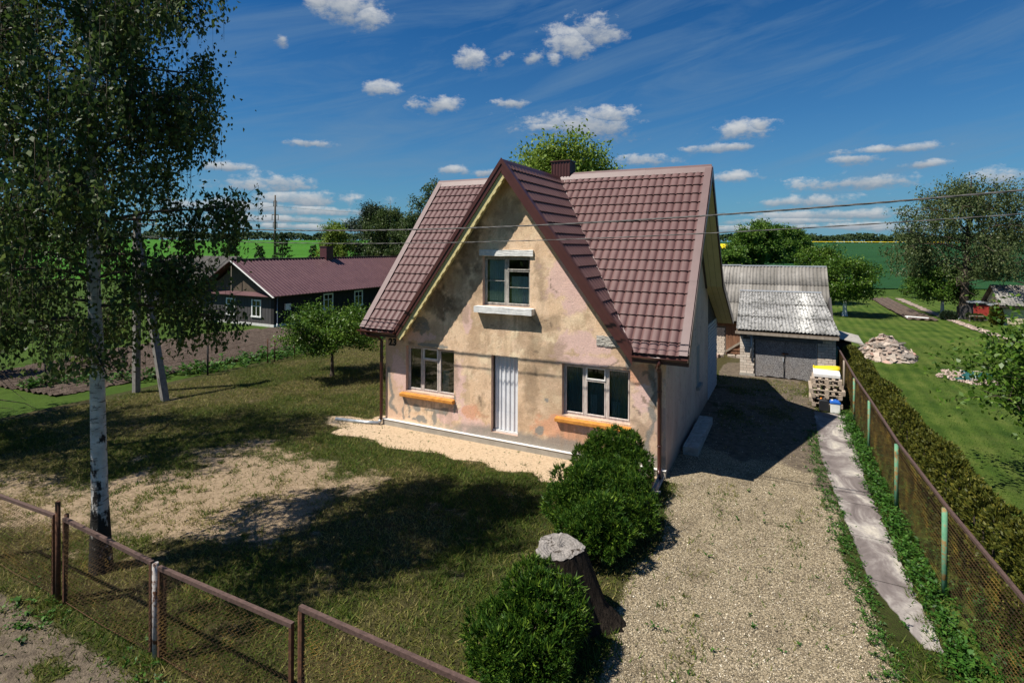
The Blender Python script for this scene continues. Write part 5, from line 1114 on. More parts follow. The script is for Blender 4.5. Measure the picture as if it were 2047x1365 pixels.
make_tree('birch_tree', 'farthest left birch, known by the shade it throws over the yard', (-11.5, -8.4), 13.0, 3.0, 2.6, 26000, .13, 'leaf_birch', 'birch_bark', .15, 'weep', 34, 7, 13, (0, 0), group='birches along the front of the yard', spread=.30, peak=.3)
make_tree('apple_tree', 'small round-crowned fruit tree on the lawn left of the house', (-5.66, 3.56), 2.45, 1.85, 1.5, 17000, .10, 'leaf_fruit', 'bark', .075, 'oval', 22, 7, 21, (0, 0), up=.12, spread=.26, peak=.35, base_cut=1.1)
make_tree('apple_tree', 'leafy fruit tree reaching in from the right edge over the mown lawn', (16.05, 2.45), 3.45, 2.35, 1.2, 14000, .115, 'leaf_fruit', 'bark', .11, 'oval', 24, 8, 22, (0, 0), up=.25, spread=.28, peak=.45)
make_tree('apple_tree', 'fruit tree with whitewashed trunk beside the garage on the neighbouring lawn', (14.0, 35.7), 4.15, 2.3, 1.35, 15000, .16, 'leaf_fruit', 'limewashed_bark', .17, 'oval', 22, 7, 23, (0, 0), up=.3, spread=.32)
make_tree('apple_tree', 'fruit tree with whitewashed trunk beside the big birch on the right', (20.6, 39.3), 3.3, 2.0, 1.2, 11000, .15, 'leaf_deep', 'limewashed_bark', .14, 'oval', 20, 6, 24, (0, 0), up=.3, spread=.32)
make_tree('apple_tree', 'bright leafy tree showing above the barn roof', (12.6, 45), 5.3, 2.2, 1.5, 13000, .18, 'leaf_fruit', 'bark', .15, 'oval', 22, 7, 25, (0, 0), spread=.32)
make_tree('birch_tree', 'large loose-crowned birch beside the small outbuilding', (21.55, 38.0), 10.7, 4.3, 3.0, 36000, .16, 'leaf_birch_far', 'bark', .30, 'weep', 36, 8, 31, (.3, 0), spread=.30, up=.6, peak=.36, group='neighbour trees', base_cut=2.9)
make_tree('leafy_bush', 'round bush at the far end of the neighbouring lawn by the crop field', (22.0, 56.5), 2.3, 1.7, .2, 5000, .16, 'leaf_deep', 'bark', .08, 'bush', 16, 6, 32, cat='bush')
make_tree('lime_tree', 'broad bright-green tree rising behind the house ridge', (-6.4, 29.6), 12.7, 5.7, 3.0, 37000, .30, 'leaf_lime', 'bark', .35, 'oval', 34, 9, 33, spread=.30, up=.6)
make_tree('pine_tree', 'dark pine leaning out of the tree group behind the timber house', (-29.0, 32.8), 10.3, 2.9, 4.0, 16000, .28, 'needle_pine', 'bark', .22, 'oval', 20, 6, 34, (-1.0, 0), spread=.30, up=.2, aspect=.3, peak=.7)
make_tree('birch_tree', 'left of the two hanging birches behind the timber house', (-25.5, 31.0), 10.2, 2.8, 1.2, 34000, .18, 'leaf_olive', 'birch_bark', .18, 'weep', 32, 7, 35, spread=.28, group='birches behind the timber house', peak=.35)
make_tree('birch_tree', 'right of the two hanging birches behind the timber house, next to the roof verge', (-22.2, 30.4), 9.6, 2.7, 1.2, 30000, .18, 'leaf_olive', 'birch_bark', .18, 'weep', 30, 7, 36, spread=.28, group='birches behind the timber house', peak=.35)
make_tree('ash_tree', 'sparse tall tree showing above the left end of the house roof', (-20.0, 30.8), 12.0, 2.4, 6.0, 3800, .22, 'leaf_olive', 'bark', .16, 'oval', 18, 6, 37, spread=.26, up=.75)
make_tree('willow_bush', 'light yellow-green bushy tree beside the ridge of the timber house', (-27.0, 25.0), 7.4, 2.1, 1.0, 13000, .18, 'leaf_lime', 'bark', .12, 'oval', 24, 7, 38, spread=.28, up=.9)
for k, (x, y, h, w_) in enumerate([(-44.3, 27.2, 6.2, 1.9), (-43.3, 29.9, 5.2, 1.5), (-39.4, 29.7, 6.8, 1.9), (-39.4, 34.1, 5.3, 1.5)]):
    make_tree('spruce_tree', ['leftmost of the four young spruces behind the timber house roof', 'shortest young spruce, second from the left behind the timber house roof', 'tallest young spruce, standing before the far power pole', 'young spruce next to the maroon chimney of the timber house'][k], (x, y), h, w_, .3, 4200, .26, 'needle_spruce', 'bark', .10, 'cone', 44, 5, 40 + k, spread=.10, aspect=.34, group='young spruces behind the timber house')
make_tree('spruce_tree', 'dark spruce at the left edge beside the ploughed plot', (-17.6, -3.6), 4.6, 1.5, .2, 6000, .16, 'needle_spruce', 'bark', .09, 'cone', 46, 6, 47, spread=.12, aspect=.34)
for k, (x, y, h, w_) in enumerate([(-.4, 99, 3.2, 3.4), (2.6, 106, 8.0, 3.6), (5.2, 113, 10.2, 4.5), (8.0, 136, 9.2, 4.4), (10.6, 164, 8.6, 4.2), (12.8, 194, 7.6, 4.0)]):
    make_tree('oak_tree', ['low bush at the left end of the tree row in the crop field', 'leftmost full tree of the row in the crop field', 'tallest tree of the row in the crop field', 'fourth tree along the row running up the crop field', 'fifth tree along the row running up the crop field', 'farthest tree of the row running up the crop field'][k], (x, y, float(terrain_z(x, y)) - .1), h, w_, .5, 13000, .46, 'leaf_deep', 'bark', .3, 'oval', 26, 6, 50 + k, spread=.34, up=.4, peak=.3, group='tree row in the crop field')
# far woods on the skyline: one mass each, made of many leaf clumps
def far_wood(name, label, r0, r1, s, h, n, seed):
    r = np.random.default_rng(seed); a = r.uniform(r0, r1, n); dpt = s + r.uniform(-25, 25, n); u = CAM.x + dpt * FWD[0] + a * RGT[0]; v = CAM.y + dpt * FWD[1] + a * RGT[1]
    hh = h * (.25 + 1.1 * fbm(a / 26, a * 0 + seed, seed, 4)) ; z = terrain_z(u, v) + hh * np.sqrt(r.random(n)) ; P = np.stack([u, v, z], 1)
    o = link(name, leaf_mesh(name, P, r.normal(0, 1, (n, 3)), unit(r.normal(0, .6, (n, 3)) - np.array([FWD[0], FWD[1], -.6])), r.uniform(2.0, 4.2, n), .9), 'wood_far'); tag(o, label, 'woods', kind='stuff')
far_wood('woods', 'distant dark line of woods beyond the bright green field', -640, -60, 720, 11, 9000, 3)
far_wood('woods', 'distant dark line of woods on the right skyline beyond the crop field', 120, 700, 760, 13, 9000, 5)
# clipped shrubs and the hedge: dense sprays over lobed bodies
def spray_body(name, P, out, n_blade, size, leafm, parent, seed, wid=.3, upb=.5, nm='foliage'):
    r = np.random.default_rng(seed); n = len(P); rep = np.repeat(np.arange(n), n_blade); Ax = unit(out[rep] * .8 + r.normal(0, .42, (n * n_blade, 3)) + np.array([0, 0, upb])); N = unit(r.normal(0, 1, (n * n_blade, 3))); s = size * r.uniform(.6, 1.3, n * n_blade)
    tone = np.repeat(r.random(n) * .55, n_blade) + r.random(n * n_blade) * .45
    tag(link(nm, leaf_mesh(nm, P[rep] + Ax * s[:, None] * .45, Ax, N, s, wid, tone), leafm, parent), kind='stuff')
def lobes(cs, n, seed, shell=.16):
    """points near the outer skin of a union of ellipsoids"""
    r = np.random.default_rng(seed); C = np.array([c[:3] for c in cs], float); S = np.array([c[3:6] for c in cs], float); w = S.prod(1) ** .667; k = r.choice(len(cs), n * 3, p=w / w.sum()); d = unit(r.normal(0, 1, (n * 3, 3))); rad = 1 - np.abs(r.normal(0, shell, n * 3)); P = C[k] + d * S[k] * rad[:, None]
    q = ((P[:, None] - C[None]) / S[None]); inner = (np.linalg.norm(q, axis=2) < .80).any(1); ok = ~inner & (P[:, 2] > .03); P = P[ok][:n]; d = unit((d / S[k])[ok][:n]); return P, d
def shrub(label, base, cs, n, seed):
    r0 = np.random.default_rng(seed + 900); big = list(cs)
    for c in big:
        for j in range(34):
            d0 = r0.normal(0, 1, 3); d0[2] = abs(d0[2]) * .9 - .15; d0 /= np.linalg.norm(d0); q = np.array(c[:3]) + d0 * np.array(c[3:6]) * r0.uniform(.70, 1.10); s0_ = r0.uniform(.07, .21); cs = cs + [(q[0], q[1], max(q[2], .12), s0_, s0_, s0_ * 1.3)]
    t = thing('juniper_shrub', label, 'shrub', (base[0], base[1], 0), group='clipped evergreen shrubs by the drive'); P, d = lobes(cs[len(big):], n, seed)
    paths = []; r = np.random.default_rng(seed)
    for c in big:
        e = np.array([c[0], c[1], c[2] + c[5] * .3]); paths.append(([Vector((0, 0, 0)), Vector((e[0] * .5, e[1] * .5, e[2] * .6)), Vector(e)], [.035, .022, .008]))
        for j in range(5): d2_ = r.normal(0, 1, 3); q = e + d2_ / np.linalg.norm(d2_) * np.array(c[3:6]) * .8; q[2] = max(q[2], .1); paths.append(([Vector(e * .7), Vector(q)], [.014, .004]))
    link('branches', tubes_mesh('branches', paths, 5), 'bark', t)
    # shaded heart of the bush: older inner sprays
    Pi = np.concatenate([np.array(c[:3]) + unit(r.normal(0, 1, (700, 3))) * np.array(c[3:6]) * r.uniform(.45, .82, (700, 1)) for c in big]); Pi = Pi[Pi[:, 2] > .03]; spray_body('inner_foliage', Pi, unit(Pi - np.array([0, 0, .3])), 3, .09, 'juniper', t, seed + 5, .25, .3, 'inner_foliage')
    spray_body('foliage', P, d, 5, .048, 'juniper', t, seed, .24); k = r.random(len(P)) < .09; spray_body('shoots', P[k], d[k], 7, .12, 'juniper', t, seed + 9, .13, .7, 'shoots')
shrub('evergreen shrub against the house front under the right window', (7.05, -1.25), [(0, 0, .58, .66, .60, .56), (.25, -.25, .45, .5, .5, .42), (-.35, .1, .45, .42, .42, .42), (.18, .2, .74, .42, .38, .40)], 13000, 61)
shrub('broad evergreen shrub beside the drive between the stump and the house', (7.35, -3.05), [(0, 0, .50, .78, .95, .52), (-.25, .75, .46, .5, .6, .46), (.15, -.75, .42, .55, .5, .42), (.3, .2, .42, .55, .7, .42), (-.35, -.2, .6, .42, .55, .40)], 17000, 62)
shrub('evergreen shrub in front of the stump at the bottom edge', (7.60, -6.40), [(0, 0, .50, .42, .46, .50), (-.08, .20, .68, .30, .32, .42), (.10, -.38, .40, .38, .46, .40), (-.22, -.20, .36, .32, .42, .36), (.20, .22, .50, .26, .30, .36)], 13000, 63)
hd = thing('thuja_hedge', 'long clipped thuja hedge running behind the chain-link fence', 'hedge', (13.1, 4, 0)); r = np.random.default_rng(70); cs = []
for v in np.arange(-6, 13.3, .42):
    x = 12.93 + .065 * max(0, 3 - v) - .045 * max(0, v - 3) + .04 * math.sin(v * 1.3); hgt = 1.12 + .06 * math.sin(v * 2.1) + r.normal(0, .03)
    cs += [(x - 13.45, v - 4 + .2, .30, .26, .3, .34), (x - 13.1, v - 4, hgt * .42, .46, .33, hgt * .52), (x - 13.1 + r.normal(0, .04), v - 4 + .15, hgt * .72, .30, .26, hgt * .34)]
P, d = lobes(cs, 47000, 71, .10); spray_body('foliage', P, d, 2, .070, 'thuja', hd, 72, .42, .35)
link('stems', tubes_mesh('stems', [([Vector((c[0], c[1], 0)), Vector((c[0], c[1], .95))], [.025, .008]) for c in cs[1::3]], 5), 'bark', hd)
m = MB(); m.add([(-.55, -10, .004 + .01), (.65, -10, .014), (.35, 9.3, .014), (-.75, 9.3, .014)], [(0, 1, 2, 3)]); o = m.build('soil_strip', 'soil_dark', hd)
tc = thing('thuja_cone', 'small dark clipped thuja in front of the outbuilding', 'shrub', (22.65, 35.0, 0)); P, d = lobes([(0, 0, .45, .36, .36, .5), (0, 0, .8, .28, .28, .5)], 2200, 75); spray_body('foliage', P, d, 2, .14, 'thuja', tc, 76, .5)
link('stem', tubes_mesh('stem', [([Vector((0, 0, 0)), Vector((0, 0, 1))], [.04, .01])], 5), 'bark', tc)
dk = thing('dark_shrub', 'low dark round shrub near the whitewashed fruit tree on the right', 'shrub', (20.4, 36.6, 0)); P, d = lobes([(0, 0, .28, .45, .4, .34)], 900, 77); spray_body('foliage', P, d, 2, .14, 'needle_pine', dk, 78, .5); link('stem', tubes_mesh('stem', [([Vector((0, 0, 0)), Vector((0, 0, .4))], [.03, .01])], 5), 'bark', dk)

# grass, weeds, gravel
def blades(name, label, P, h, w_, rnd, material, lean=.5, seed=1):
    r = np.random.default_rng(seed); n = len(P); a = r.random(n) * 6.283; s = np.stack([np.cos(a), np.sin(a), 0 * a], 1); l = r.normal(0, lean, (n, 3)) * np.array([1, 1, 0]); h = h.reshape(-1, 1); w_ = np.asarray(w_).reshape(-1, 1)
    V = np.stack([P - s * w_ / 2, P + s * w_ / 2, P + l * h + np.array([0, 0, 1.]) * h], 1).reshape(-1, 3); o = link(name, np_mesh(name, V, np.arange(n * 3).reshape(n, 3), dict(rnd=np.repeat(np.clip(rnd, 0, 1), 3))), material); return tag(o, label, 'grass', kind='stuff')
def scatter(n, u0, u1, v0, v1, wfun, seed):
    r = np.random.default_rng(seed); u = r.uniform(u0, u1, n * 3); v = r.uniform(v0, v1, n * 3); k = r.random(n * 3) < wfun(u, v); return u[k][:n], v[k][:n]
def yard_w(u, v):
    inside = ~((u > -.1) & (u < 8.4) & (v > -.1) & (v < 9.4)); w = (1 - m_gravel(u, v)) * (1 - .985 * m_sand(u, v)) * (1 - .95 * m_dirt(u, v) * (v < 9)); bare = m_bare(u, v)
    return np.clip(w * inside * np.where(bare > .3, .10 + .9 * sstep(.50, .60, fbm(u * 4, v * 4, 91)), 1) * np.clip(9. / (v + 18), .25, 1), 0, 1) * ~((u > 11.0) & (u < 11.9) & (v > -3.7) & (v < 7.1))
u, v = scatter(270000, -9.8, 12.75, -11.5, 11, yard_w, 81); n = len(u); g = m_green(u, v); r = np.random.default_rng(5)
blades('yard_grass', 'short sparse olive and green grass of the yard', np.stack([u, v, np.full(n, .004)], 1), r.uniform(.022, .065, n) * (1 + .5 * g), r.uniform(.010, .024, n), .76 - .62 * g * r.uniform(.5, 1.2, n) + r.normal(0, .22, n), 'blade', .8, 82)
cu, cv = scatter(3400, -9.6, 12.0, -11.3, 9, lambda a, b: yard_w(a, b) * (.25 + .75 * sstep(.48, .62, fbm(a * 1.5, b * 1.5, 121))), 122); rq = np.random.default_rng(23)
fx = np.concatenate([[x, ] * 14 for x in (-1.3, 1.06, 1.2, 3.4, 3.53, 5.9, 8.2)]); cu = np.concatenate([cu, fx + rq.normal(0, .10, len(fx))]); cv = np.concatenate([cv, -8.33 + rq.normal(0, .10, len(fx))])
per = 15; k = np.repeat(np.arange(len(cu)), per); n = len(k); sz = rq.uniform(.5, 1.3, len(cu))[k]; tn = rq.normal(.42, .24, len(cu))[k]
blades('grass_tufts', 'uneven grass tufts standing out of the short yard grass', np.stack([cu[k] + rq.normal(0, .035, n) * sz, cv[k] + rq.normal(0, .035, n) * sz, np.full(n, .004)], 1), rq.uniform(.05, .12, n) * sz, rq.uniform(.008, .016, n), tn + rq.normal(0, .12, n), 'blade', .75, 124)
u, v = scatter(70000, 13.4, 22, -6, 24, lambda a, b: np.clip(12 / (b + 20), .2, 1), 83); n = len(u)
blades('lawn_grass', 'close-mown green grass of the neighbouring lawn', np.stack([u, v, np.full(n, .02)], 1), r.uniform(.02, .045, n), r.uniform(.008, .016, n), r.random(n), 'lawn_blade', .7, 84)
def rosettes(name, label, pts, seed, size=.07, per=9, height=.10, material='weed', cat='weeds'):
    r = np.random.default_rng(seed); n = len(pts); rep = np.repeat(np.arange(n), per); N = n * per; a = r.random(N) * 6.283; rad = np.abs(r.normal(0, 1, N)); sc = pts[rep, 2]; P = np.stack([pts[rep, 0] + np.cos(a) * rad * .05 * sc, pts[rep, 1] + np.sin(a) * rad * .05 * sc, .02 + r.random(N) * height * sc], 1)
    Ax = unit(np.stack([np.cos(a), np.sin(a), r.uniform(-.1, .8, N)], 1)); No = unit(r.normal(0, .4, (N, 3)) + np.array([0, 0, 1.])); o = link(name, leaf_mesh(name, P, Ax, No, size * sc * r.uniform(.6, 1.3, N), .5), material); return tag(o, label, cat, kind='stuff')
r = np.random.default_rng(90); q = r.uniform(-6.2, 7.2, 950); x = 11.95 + .045 * np.clip(3 - q, 0, 9) + r.normal(0, .13, 950); rosettes('fence_weeds', 'bright green leafy weeds growing along the foot of the chain-link fence', np.stack([x, q, r.uniform(.5, 1.3, 950)], 1), 91, .058, 14, .16)
q = r.uniform(-6.5, 5, 700); x = drive_r(q) + r.normal(-.10, .13, 700); ok = x < 11.02 + .075 * np.clip(3 - q, 0, 9) + .05; ok |= q < -3.9; rosettes('drive_edge_weeds', 'low weeds between the gravel drive and the concrete path', np.stack([x, q, r.uniform(.4, 1., 700)], 1)[ok], 92, .045, 14, .05)
q = r.uniform(-6.5, 11.5, 800); x = 12.42 + .06 * np.clip(3 - q, 0, 9) - .02 * np.clip(q - 3, 0, 9) + r.normal(0, .12, 800); rosettes('hedge_foot_weeds', 'shaded weeds between the chain-link fence and the thuja hedge', np.stack([x, q, r.uniform(.7, 1.6, 800)], 1), 191, .058, 14, .22)
u, v = scatter(260, -2, 6.2, -11.5, -8.2, lambda a, b: sstep(.45, .65, fbm(a * 1.3, b * 1.3, 95)), 93); rosettes('roadside_weeds', 'scattered low weeds on the bare ground before the front fence', np.stack([u, v, np.random.default_rng(3).uniform(.5, 1.2, len(u))], 1), 94, .07, 9, .08)
q = r.uniform(-3, 12, 500); x = np.interp(q, [-3, 1.4, 12], [-13.3, -10.3, -9.9]) + r.normal(-.6, .45, 500); rosettes('plot_edge_weeds', 'rough green weeds along the wire fence by the ploughed plot', np.stack([x, q, r.uniform(1, 2.4, 500)], 1), 96, .09, 9, .16)
u, v = scatter(130, -.5, 6.0, -1.5, -.15, lambda a, b: .6 + 0 * a, 97); rosettes('sand_sprouts', 'tiny green sprouts in the sand strip along the house front', np.stack([u, v, np.random.default_rng(4).uniform(.25, .5, len(u))], 1), 98, .06, 6, .04)
u, v = scatter(40, 8.5, 11, -7, 1, lambda a, b: .5 + 0 * a, 99); rosettes('gravel_sprouts', 'single green sprouts in the gravel drive', np.stack([u, v, np.random.default_rng(5).uniform(.4, 1.0, len(u))], 1), 100, .07, 7, .04)
def stones(name, label, u, v, size, seed, material, z=.0, cat='gravel', sq=.6):
    r = np.random.default_rng(seed); n = len(u); O = np.array([[1, 0, 0], [-1, 0, 0], [0, 1, 0], [0, -1, 0], [0, 0, 1], [0, 0, -1]], float); Fo = np.array([[0, 2, 4], [2, 1, 4], [1, 3, 4], [3, 0, 4], [2, 0, 5], [1, 2, 5], [3, 1, 5], [0, 3, 5]])
    a = r.random(n) * 6.283; ca, sa = np.cos(a), np.sin(a); s = size.reshape(-1, 1, 1) * r.uniform(.6, 1.2, (n, 6, 1)); V = O[None] * s * np.array([1, .8, sq])
    x = V[..., 0] * ca[:, None] - V[..., 1] * sa[:, None] + u[:, None]; y = V[..., 0] * sa[:, None] + V[..., 1] * ca[:, None] + v[:, None]; zz = V[..., 2] + z + size[:, None] * .3 * r.random((n, 1)); P = np.stack([x, y, zz], -1).reshape(-1, 3)
    F = (Fo[None] + (np.arange(n) * 6)[:, None, None]).reshape(-1, 3); return tag(link(name, np_mesh(name, P, F, dict(rnd=np.repeat(r.random(n), 6))), material), label, cat, kind='stuff')
u, v = scatter(52000, 8.0, 12.0, -8.5, 3.5, lambda a, b: m_gravel(a, b) ** 1.5 * np.clip(7 / (b + 14), .3, 1) * (.35 + .65 * sstep(.38, .58, fbm(a * 1.1, b * .6, 111))) * (1 - .65 * track(a, b)), 101); stones('gravel', 'loose pale gravel of the drive', u, v, np.random.default_rng(6).uniform(.004, .0135, len(u)) * (1 + .9 * (np.random.default_rng(16).random(len(u)) > .95)), 102, 'pebble', .008)
u, v = scatter(900, 8.0, 11.2, 1.5, 10.5, lambda a, b: .8 + 0 * a, 103); stones('grit', 'scattered small stones on the dirt behind the gravel drive', u, v, np.random.default_rng(7).uniform(.008, .022, len(u)), 104, 'pebble', .01)
u, v = scatter(700, 15.3, 17.8, 13.2, 16.8, lambda a, b: inpoly(a, b, [(15.5, 14.6), (16.0, 16.2), (17.4, 16.5), (17.6, 14.2), (16.6, 13.5)]) * 1., 105); stones('cobbles', 'patch of pinkish cobbles round a green lid on the lawn', u, v, np.random.default_rng(8).uniform(.045, .085, len(u)), 106, 'cobble', .03, 'cobbles')
u, v = scatter(500, 20.2, 21.8, 27, 38, lambda a, b: inpoly(a, b, [(20.3, 36), (20.6, 36), (21.5, 27), (21.0, 27)]) * 1., 107); stones('path_stones', 'pale stones edging the garden path on the right', u, v, np.random.default_rng(9).uniform(.05, .12, len(u)), 108, 'cobble', .03, 'stones')

# ---------------------------------------------------------------- small things
st = thing('tree_stump', 'tall grey weathered tree stump between two evergreen shrubs', 'stump', (7.83, -5.26, 0)); n = 64; rings = []; r = np.random.default_rng(120); ang = np.arange(n) * 2 * np.pi / n; lob = 1 + .07 * np.sin(ang * 3 + 1) + .05 * np.sin(ang * 5) + .028 * np.sign(np.sin(ang * 17 + 2 * np.sin(ang * 4))) * (.6 + .4 * np.sin(ang * 7)) + r.normal(0, .010, n)
V = []
for z, rr, dx, dy in ((0, .46, -.02, 0), (.10, .40, -.02, 0), (.30, .345, -.07, -.02), (.60, .325, -.16, -.05), (.85, .32, -.25, -.08), (.99, .315, -.30, -.10)):
    fl = 1 + (lob - 1) * (2.6 if z < .2 else 1); V += [(dx + rr * f * math.cos(a), dy + rr * f * math.sin(a), z + (.03 * math.cos(a - 1) if z > .9 else 0)) for a, f in zip(ang, fl)]
m = MB(); m.add(V, [(j * n + i, j * n + (i + 1) % n, (j + 1) * n + (i + 1) % n, (j + 1) * n + i) for j in range(5) for i in range(n)], True); m.build('stump_trunk', 'stump_bark', st)
V = []; rows = [1., .92, .7, .45, .2]
for f in rows:
    for a, l in zip(ang, lob): V.append((f * .318 * l * math.cos(a), f * .318 * l * math.sin(a), .03 * f * math.cos(a - 1) + (.012 if f < 1 else 0) - .03 * (f < .5) * (1 + math.sin(a * 2)) * .5 + r.normal(0, .004)))
V.append((0, 0, -.02)); m = MB(); m.add(V, [(j * n + i, j * n + (i + 1) % n, (j + 1) * n + (i + 1) % n, (j + 1) * n + i) for j in range(4) for i in range(n)] + [(4 * n + i, 4 * n + (i + 1) % n, 5 * n) for i in range(n)]); o = m.build('sawn_top', 'stump_top', st); o.location = (-.30, -.10, .992)
# pallets with what is stacked on them
def pallet(label, x, y, z, rz, L=.9, Wd=1.15):
    p = thing('pallet', label, 'pallet', (x, y, z), rz, 'pallets stacked by the fence')
    for k in range(5): xx = -L / 2 + .045 + k * (L - .09) / 4; m = MB(); m.box(xx - .045, xx + .045, -Wd / 2, Wd / 2, .118, .138); m.build('top_board', 'pallet_wood', p)
    for k in range(3): yy = -Wd / 2 + .05 + k * (Wd - .10) / 2; m = MB(); m.box(-L / 2, L / 2, yy - .05, yy + .05, .098, .117); m.build('stringer_board', 'pallet_wood', p)
    for k in range(3):
        for j in range(3): xx = -L / 2 + .06 + k * (L - .12) / 2; yy = -Wd / 2 + .05 + j * (Wd - .10) / 2; m = MB(); m.box(xx - .06, xx + .06, yy - .05, yy + .05, .021, .097); m.build('block', 'pallet_wood', p)
    for k in range(3): xx = -L / 2 + .06 + k * (L - .12) / 2; m = MB(); m.box(xx - .05, xx + .05, -Wd / 2, Wd / 2, 0, .020); m.build('bottom_board', 'pallet_wood', p)
    return p
names = ['lowest pallet of the stack by the fence', 'second pallet from the ground in the stack by the fence', 'third pallet from the ground in the stack by the fence', 'widest pallet, fourth from the ground in the stack', 'fifth pallet from the ground in the stack by the fence', 'topmost pallet of the stack, carrying the white board']
for k in range(6): pallet(names[k], 11.36 + (.03, -.02, .02, .04, .05, .06)[k], 8.25 + (.0, .02, -.02, .0, .12, .16)[k], .045 + k * .139, (.02, -.03, .02, 0, .06, -.04)[k], 1.0 if k == 3 else .86, 1.2 if k < 4 else 1.0)
wb = thing('white_board', 'white board lying on the pallet stack under the yellow lid', 'board', (11.42, 8.55, .89)); m = MB(); m.box(-.38, .38, -.42, .30, .0, .11); o = bevelled(m.build('panel', 'white_board', wb), .01); o.rotation_euler.x = .10; o.location.z = .045
yl = thing('yellow_lid', 'bright yellow plastic bin lid on top of the pallet stack', 'bin lid', (11.44, 8.80, 1.055)); bm = bmesh.new(); bmesh.ops.create_cube(bm, size=1); bmesh.ops.subdivide_edges(bm, edges=bm.edges[:], cuts=6, use_grid_fill=True)
for v_ in bm.verts: c = v_.co; e = max(abs(c.x), abs(c.y)) * 2; v_.co = Vector((c.x * .78, c.y * .34, (c.z + .5) * .045 + (.05 * (1 - e ** 2) if c.z > 0 else 0) + .03 * math.sin(c.x * 3)))
me = bpy.data.meshes.new('shell'); bm.to_mesh(me); bm.free(); me.polygons.foreach_set('use_smooth', [True] * len(me.polygons)); o = link('shell', me, 'yellow_plastic', yl); o.rotation_euler = (.12, 0, -.06)
m = MB(); m.box(-.40, -.36, -.10, .12, .0, .05); m.box(.36, .40, -.10, .12, .0, .05); o = m.build('hinge_lug', 'yellow_plastic', yl); o.rotation_euler = (.12, 0, -.06)
def canister(name, label, x, y, w, dpt, h, body, capm, lidm=None):
    t = thing(name, label, 'canister', (x, y, .012)); m = MB(); m.prism([(-w / 2, -dpt / 2, 0), (w / 2, -dpt / 2, 0), (w / 2, -dpt / 2, h * .84), (w * .30, -dpt / 2, h), (-w * .38, -dpt / 2, h), (-w / 2, -dpt / 2, h * .9)], (0, dpt, 0)); bevelled(m.build('body', body, t), .025, 3)
    m = MB(); m.tube([(-w * .12, 0, h), (-w * .10, 0, h + .045), (w * .16, 0, h + .045), (w * .20, 0, h)], .014, 7); m.build('handle', lidm or body, t)
    m = MB(); m.tube([(-w * .30, 0, h - .005), (-w * .30, 0, h + .04)], .028, 10); m.build('screw_cap', capm, t)
    if lidm: m = MB(); m.prism([(-w / 2 - .012, -dpt / 2 - .012, h * .80), (w / 2 + .012, -dpt / 2 - .012, h * .80), (w / 2 + .012, -dpt / 2 - .012, h * .90), (w * .32, -dpt / 2 - .012, h + .018), (-w * .40, -dpt / 2 - .012, h + .018), (-w / 2 - .012, -dpt / 2 - .012, h * .94)], (0, dpt + .024, 0)); bevelled(m.build('cover', lidm, t), .02, 2)
    return t
canister('black_canister', 'black plastic canister standing before the pallets', 11.30, 7.34, .27, .22, .36, 'black_plastic', 'orange_plastic'); canister('white_canister', 'white plastic canister with blue top standing before the pallets', 11.60, 7.28, .27, .24, .36, 'white_plastic', 'white_plastic', 'blue_plastic')
# rubble heap
rp = thing('rubble_heap', 'heap of broken concrete slabs and bricks on the neighbouring lawn', 'rubble heap', (14.35, 18.6, 0)); r = np.random.default_rng(130); protos = []
for k in range(7):
    nn = r.integers(4, 7); aa = np.sort(r.random(nn) * 6.283); pts = [(math.cos(a) * r.uniform(.7, 1.1), math.sin(a) * r.uniform(.6, 1.), -.16) for a in aa]; m = MB(); m.prism(pts, (r.normal(0, .06), r.normal(0, .06), .34)); me = m.mesh('rubble_piece'); me.materials.append(MAT['rubble_stone']); protos.append(me)
core = MB(); nn = 20; V = [(0, 0, .95)]
for f, z in ((.35, .80), (.7, .38), (1., 0)): V += [(1.25 * f * math.cos(i * .314159), 1.75 * f * math.sin(i * .314159), z) for i in range(nn)]
core.add(V, [(0, 1 + i, 1 + (i + 1) % nn) for i in range(nn)] + [(1 + j * nn + i, 1 + (j + 1) * nn + i, 1 + (j + 1) * nn + (i + 1) % nn, 1 + j * nn + (i + 1) % nn) for j in (0, 1) for i in range(nn)]); core.build('fines', 'path_earth', rp)
for k in range(290):
    f = math.sqrt(r.random()); a = r.random() * 6.283; z = max(0.02, .98 * (1 - f ** 1.35)); s = r.uniform(.07, .15) if k % 6 else r.uniform(.16, .26); o = link('rubble_piece', protos[k % 7]); o.parent = rp; o.location = (1.28 * f * math.cos(a), 1.78 * f * math.sin(a), z + .03); nrm = Vector((math.cos(a) * .6 * f, math.sin(a) * .45 * f, 1)) + Vector(r.normal(0, .28, 3)); o.rotation_mode = 'QUATERNION'; o.rotation_quaternion = nrm.to_track_quat('Z', 'Y') @ Matrix.Rotation(r.random() * 6.28, 3, 'Z').to_quaternion(); o.scale = (s * 1.25, s, s * r.uniform(.5, 1))
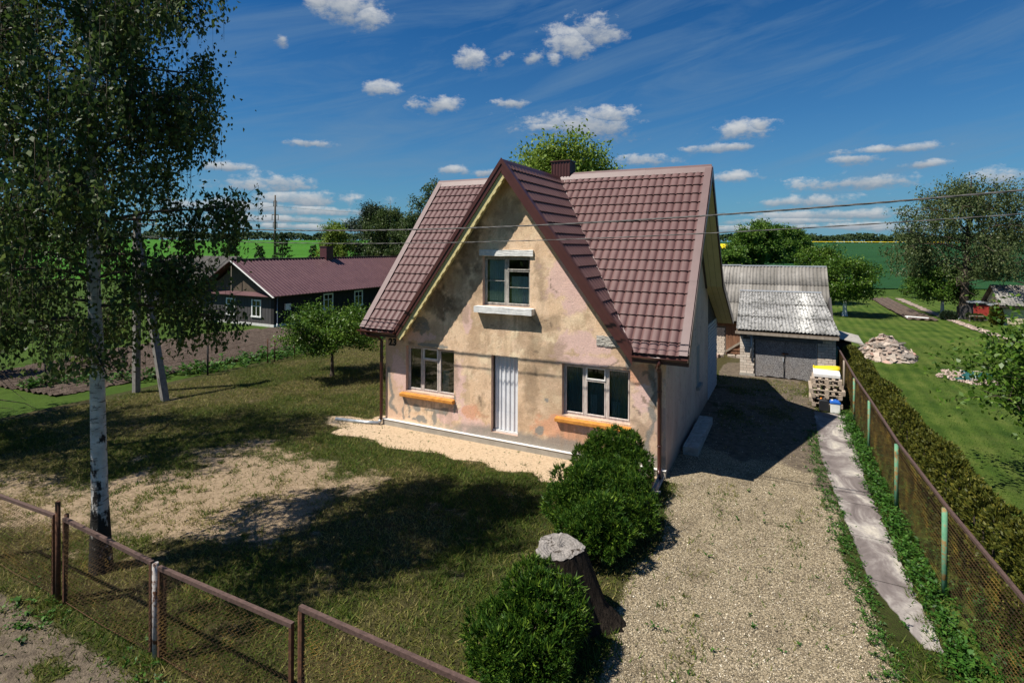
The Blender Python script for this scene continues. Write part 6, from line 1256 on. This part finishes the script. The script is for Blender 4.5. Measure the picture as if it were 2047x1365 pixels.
# septic lid in the cobble patch
def dome(name, label, x, y, rx, ry, h):
    t = thing(name, label, 'lid', (x, y, .05)); n = 28; m = MB(); V = []
    for f, z in ((1.08, 0), (1.08, .03), (1., .035), (.97, h * .35), (.75, h * .75), (.4, h)): V += [(rx * f * math.cos(i * 2 * math.pi / n), ry * f * math.sin(i * 2 * math.pi / n), z) for i in range(n)]
    V.append((0, 0, h)); m.add(V, [(j * n + i, j * n + (i + 1) % n, (j + 1) * n + (i + 1) % n, (j + 1) * n + i) for j in range(5) for i in range(n)] + [(5 * n + i, 5 * n + (i + 1) % n, 6 * n) for i in range(n)], True); m.build('cover', 'teal_plastic', t)
    m = MB(); m.beam((-rx * .7, 0, h * .9), (rx * .7, 0, h * .9), .03, .03); m.build('rib', 'teal_plastic', t)
dome('septic_lid', 'large round teal lid on the cobble patch', 16.95, 15.1, .50, .42, .20); dome('septic_lid', 'small low teal lid at the near edge of the cobble patch', 16.35, 14.45, .26, .12, .06); dome('septic_lid', 'small flat teal lid at the far edge of the cobble patch', 16.75, 16.05, .16, .13, .05)
pk = thing('white_plank', 'white plank lying across the end of the garden bed', 'plank', (18.5, 36.1, .12)); m = MB(); m.box(-.7, .7, -.12, .12, 0, .06); o = bevelled(m.build('plank_body', 'white_paint', pk), .01); o.rotation_euler.z = -.35; m = MB(); m.box(-.6, -.5, -.15, .15, -.08, -.002); o = m.build('batten', 'white_paint', pk); o.rotation_euler.z = -.35
pot = None
for k, (x, y) in enumerate([(21.74, 37.3), (22.0, 36.86), (22.26, 36.7)]):
    t = thing('flower_pot', ['dark pot with grey-green plants nearest the white trestle', 'middle one of three dark pots with grey-green plants', 'dark pot with grey-green plants nearest the clipped thuja'][k], 'flower pot', (x, y, 0), group='pots by the red-door shed'); n = 16; m = MB(); V = []
    for z, rr in ((0.01, .11), (.20, .16), (.22, .175), (.24, .175), (.22, .14)): V += [(rr * math.cos(i * 2 * math.pi / n), rr * math.sin(i * 2 * math.pi / n), z) for i in range(n)]
    m.add(V, [(j * n + i, j * n + (i + 1) % n, (j + 1) * n + (i + 1) % n, (j + 1) * n + i) for j in range(4) for i in range(n)], True); m.f.append(tuple(range(4 * n, 5 * n))); m.sm.append(False); m.build('pot', 'soil_dark', t); P, d = lobes([(0, 0, .34, .17, .17, .16)], 220, 140 + k); spray_body('plant', P, d, 2, .10, 'leaf_olive', t, 141 + k, .4, nm='plant')
wf = thing('garden_trestle', 'white garden trestle standing beside the big birch trunk', 'trestle', (21.5, 37.6, 0)); m = MB()
for a, b in (((-.15, 0, 0), (-.12, 0, .55)), ((.15, 0, 0), (.18, 0, .52)), ((-.12, 0, .55), (.18, 0, .52)), ((-.3, 0, .0), (-.14, 0, .25)), ((-.15, 0, .28), (.17, 0, .28))): m.beam(a, b, .05, .05)
m.build('frame_bars', 'white_paint', wf)
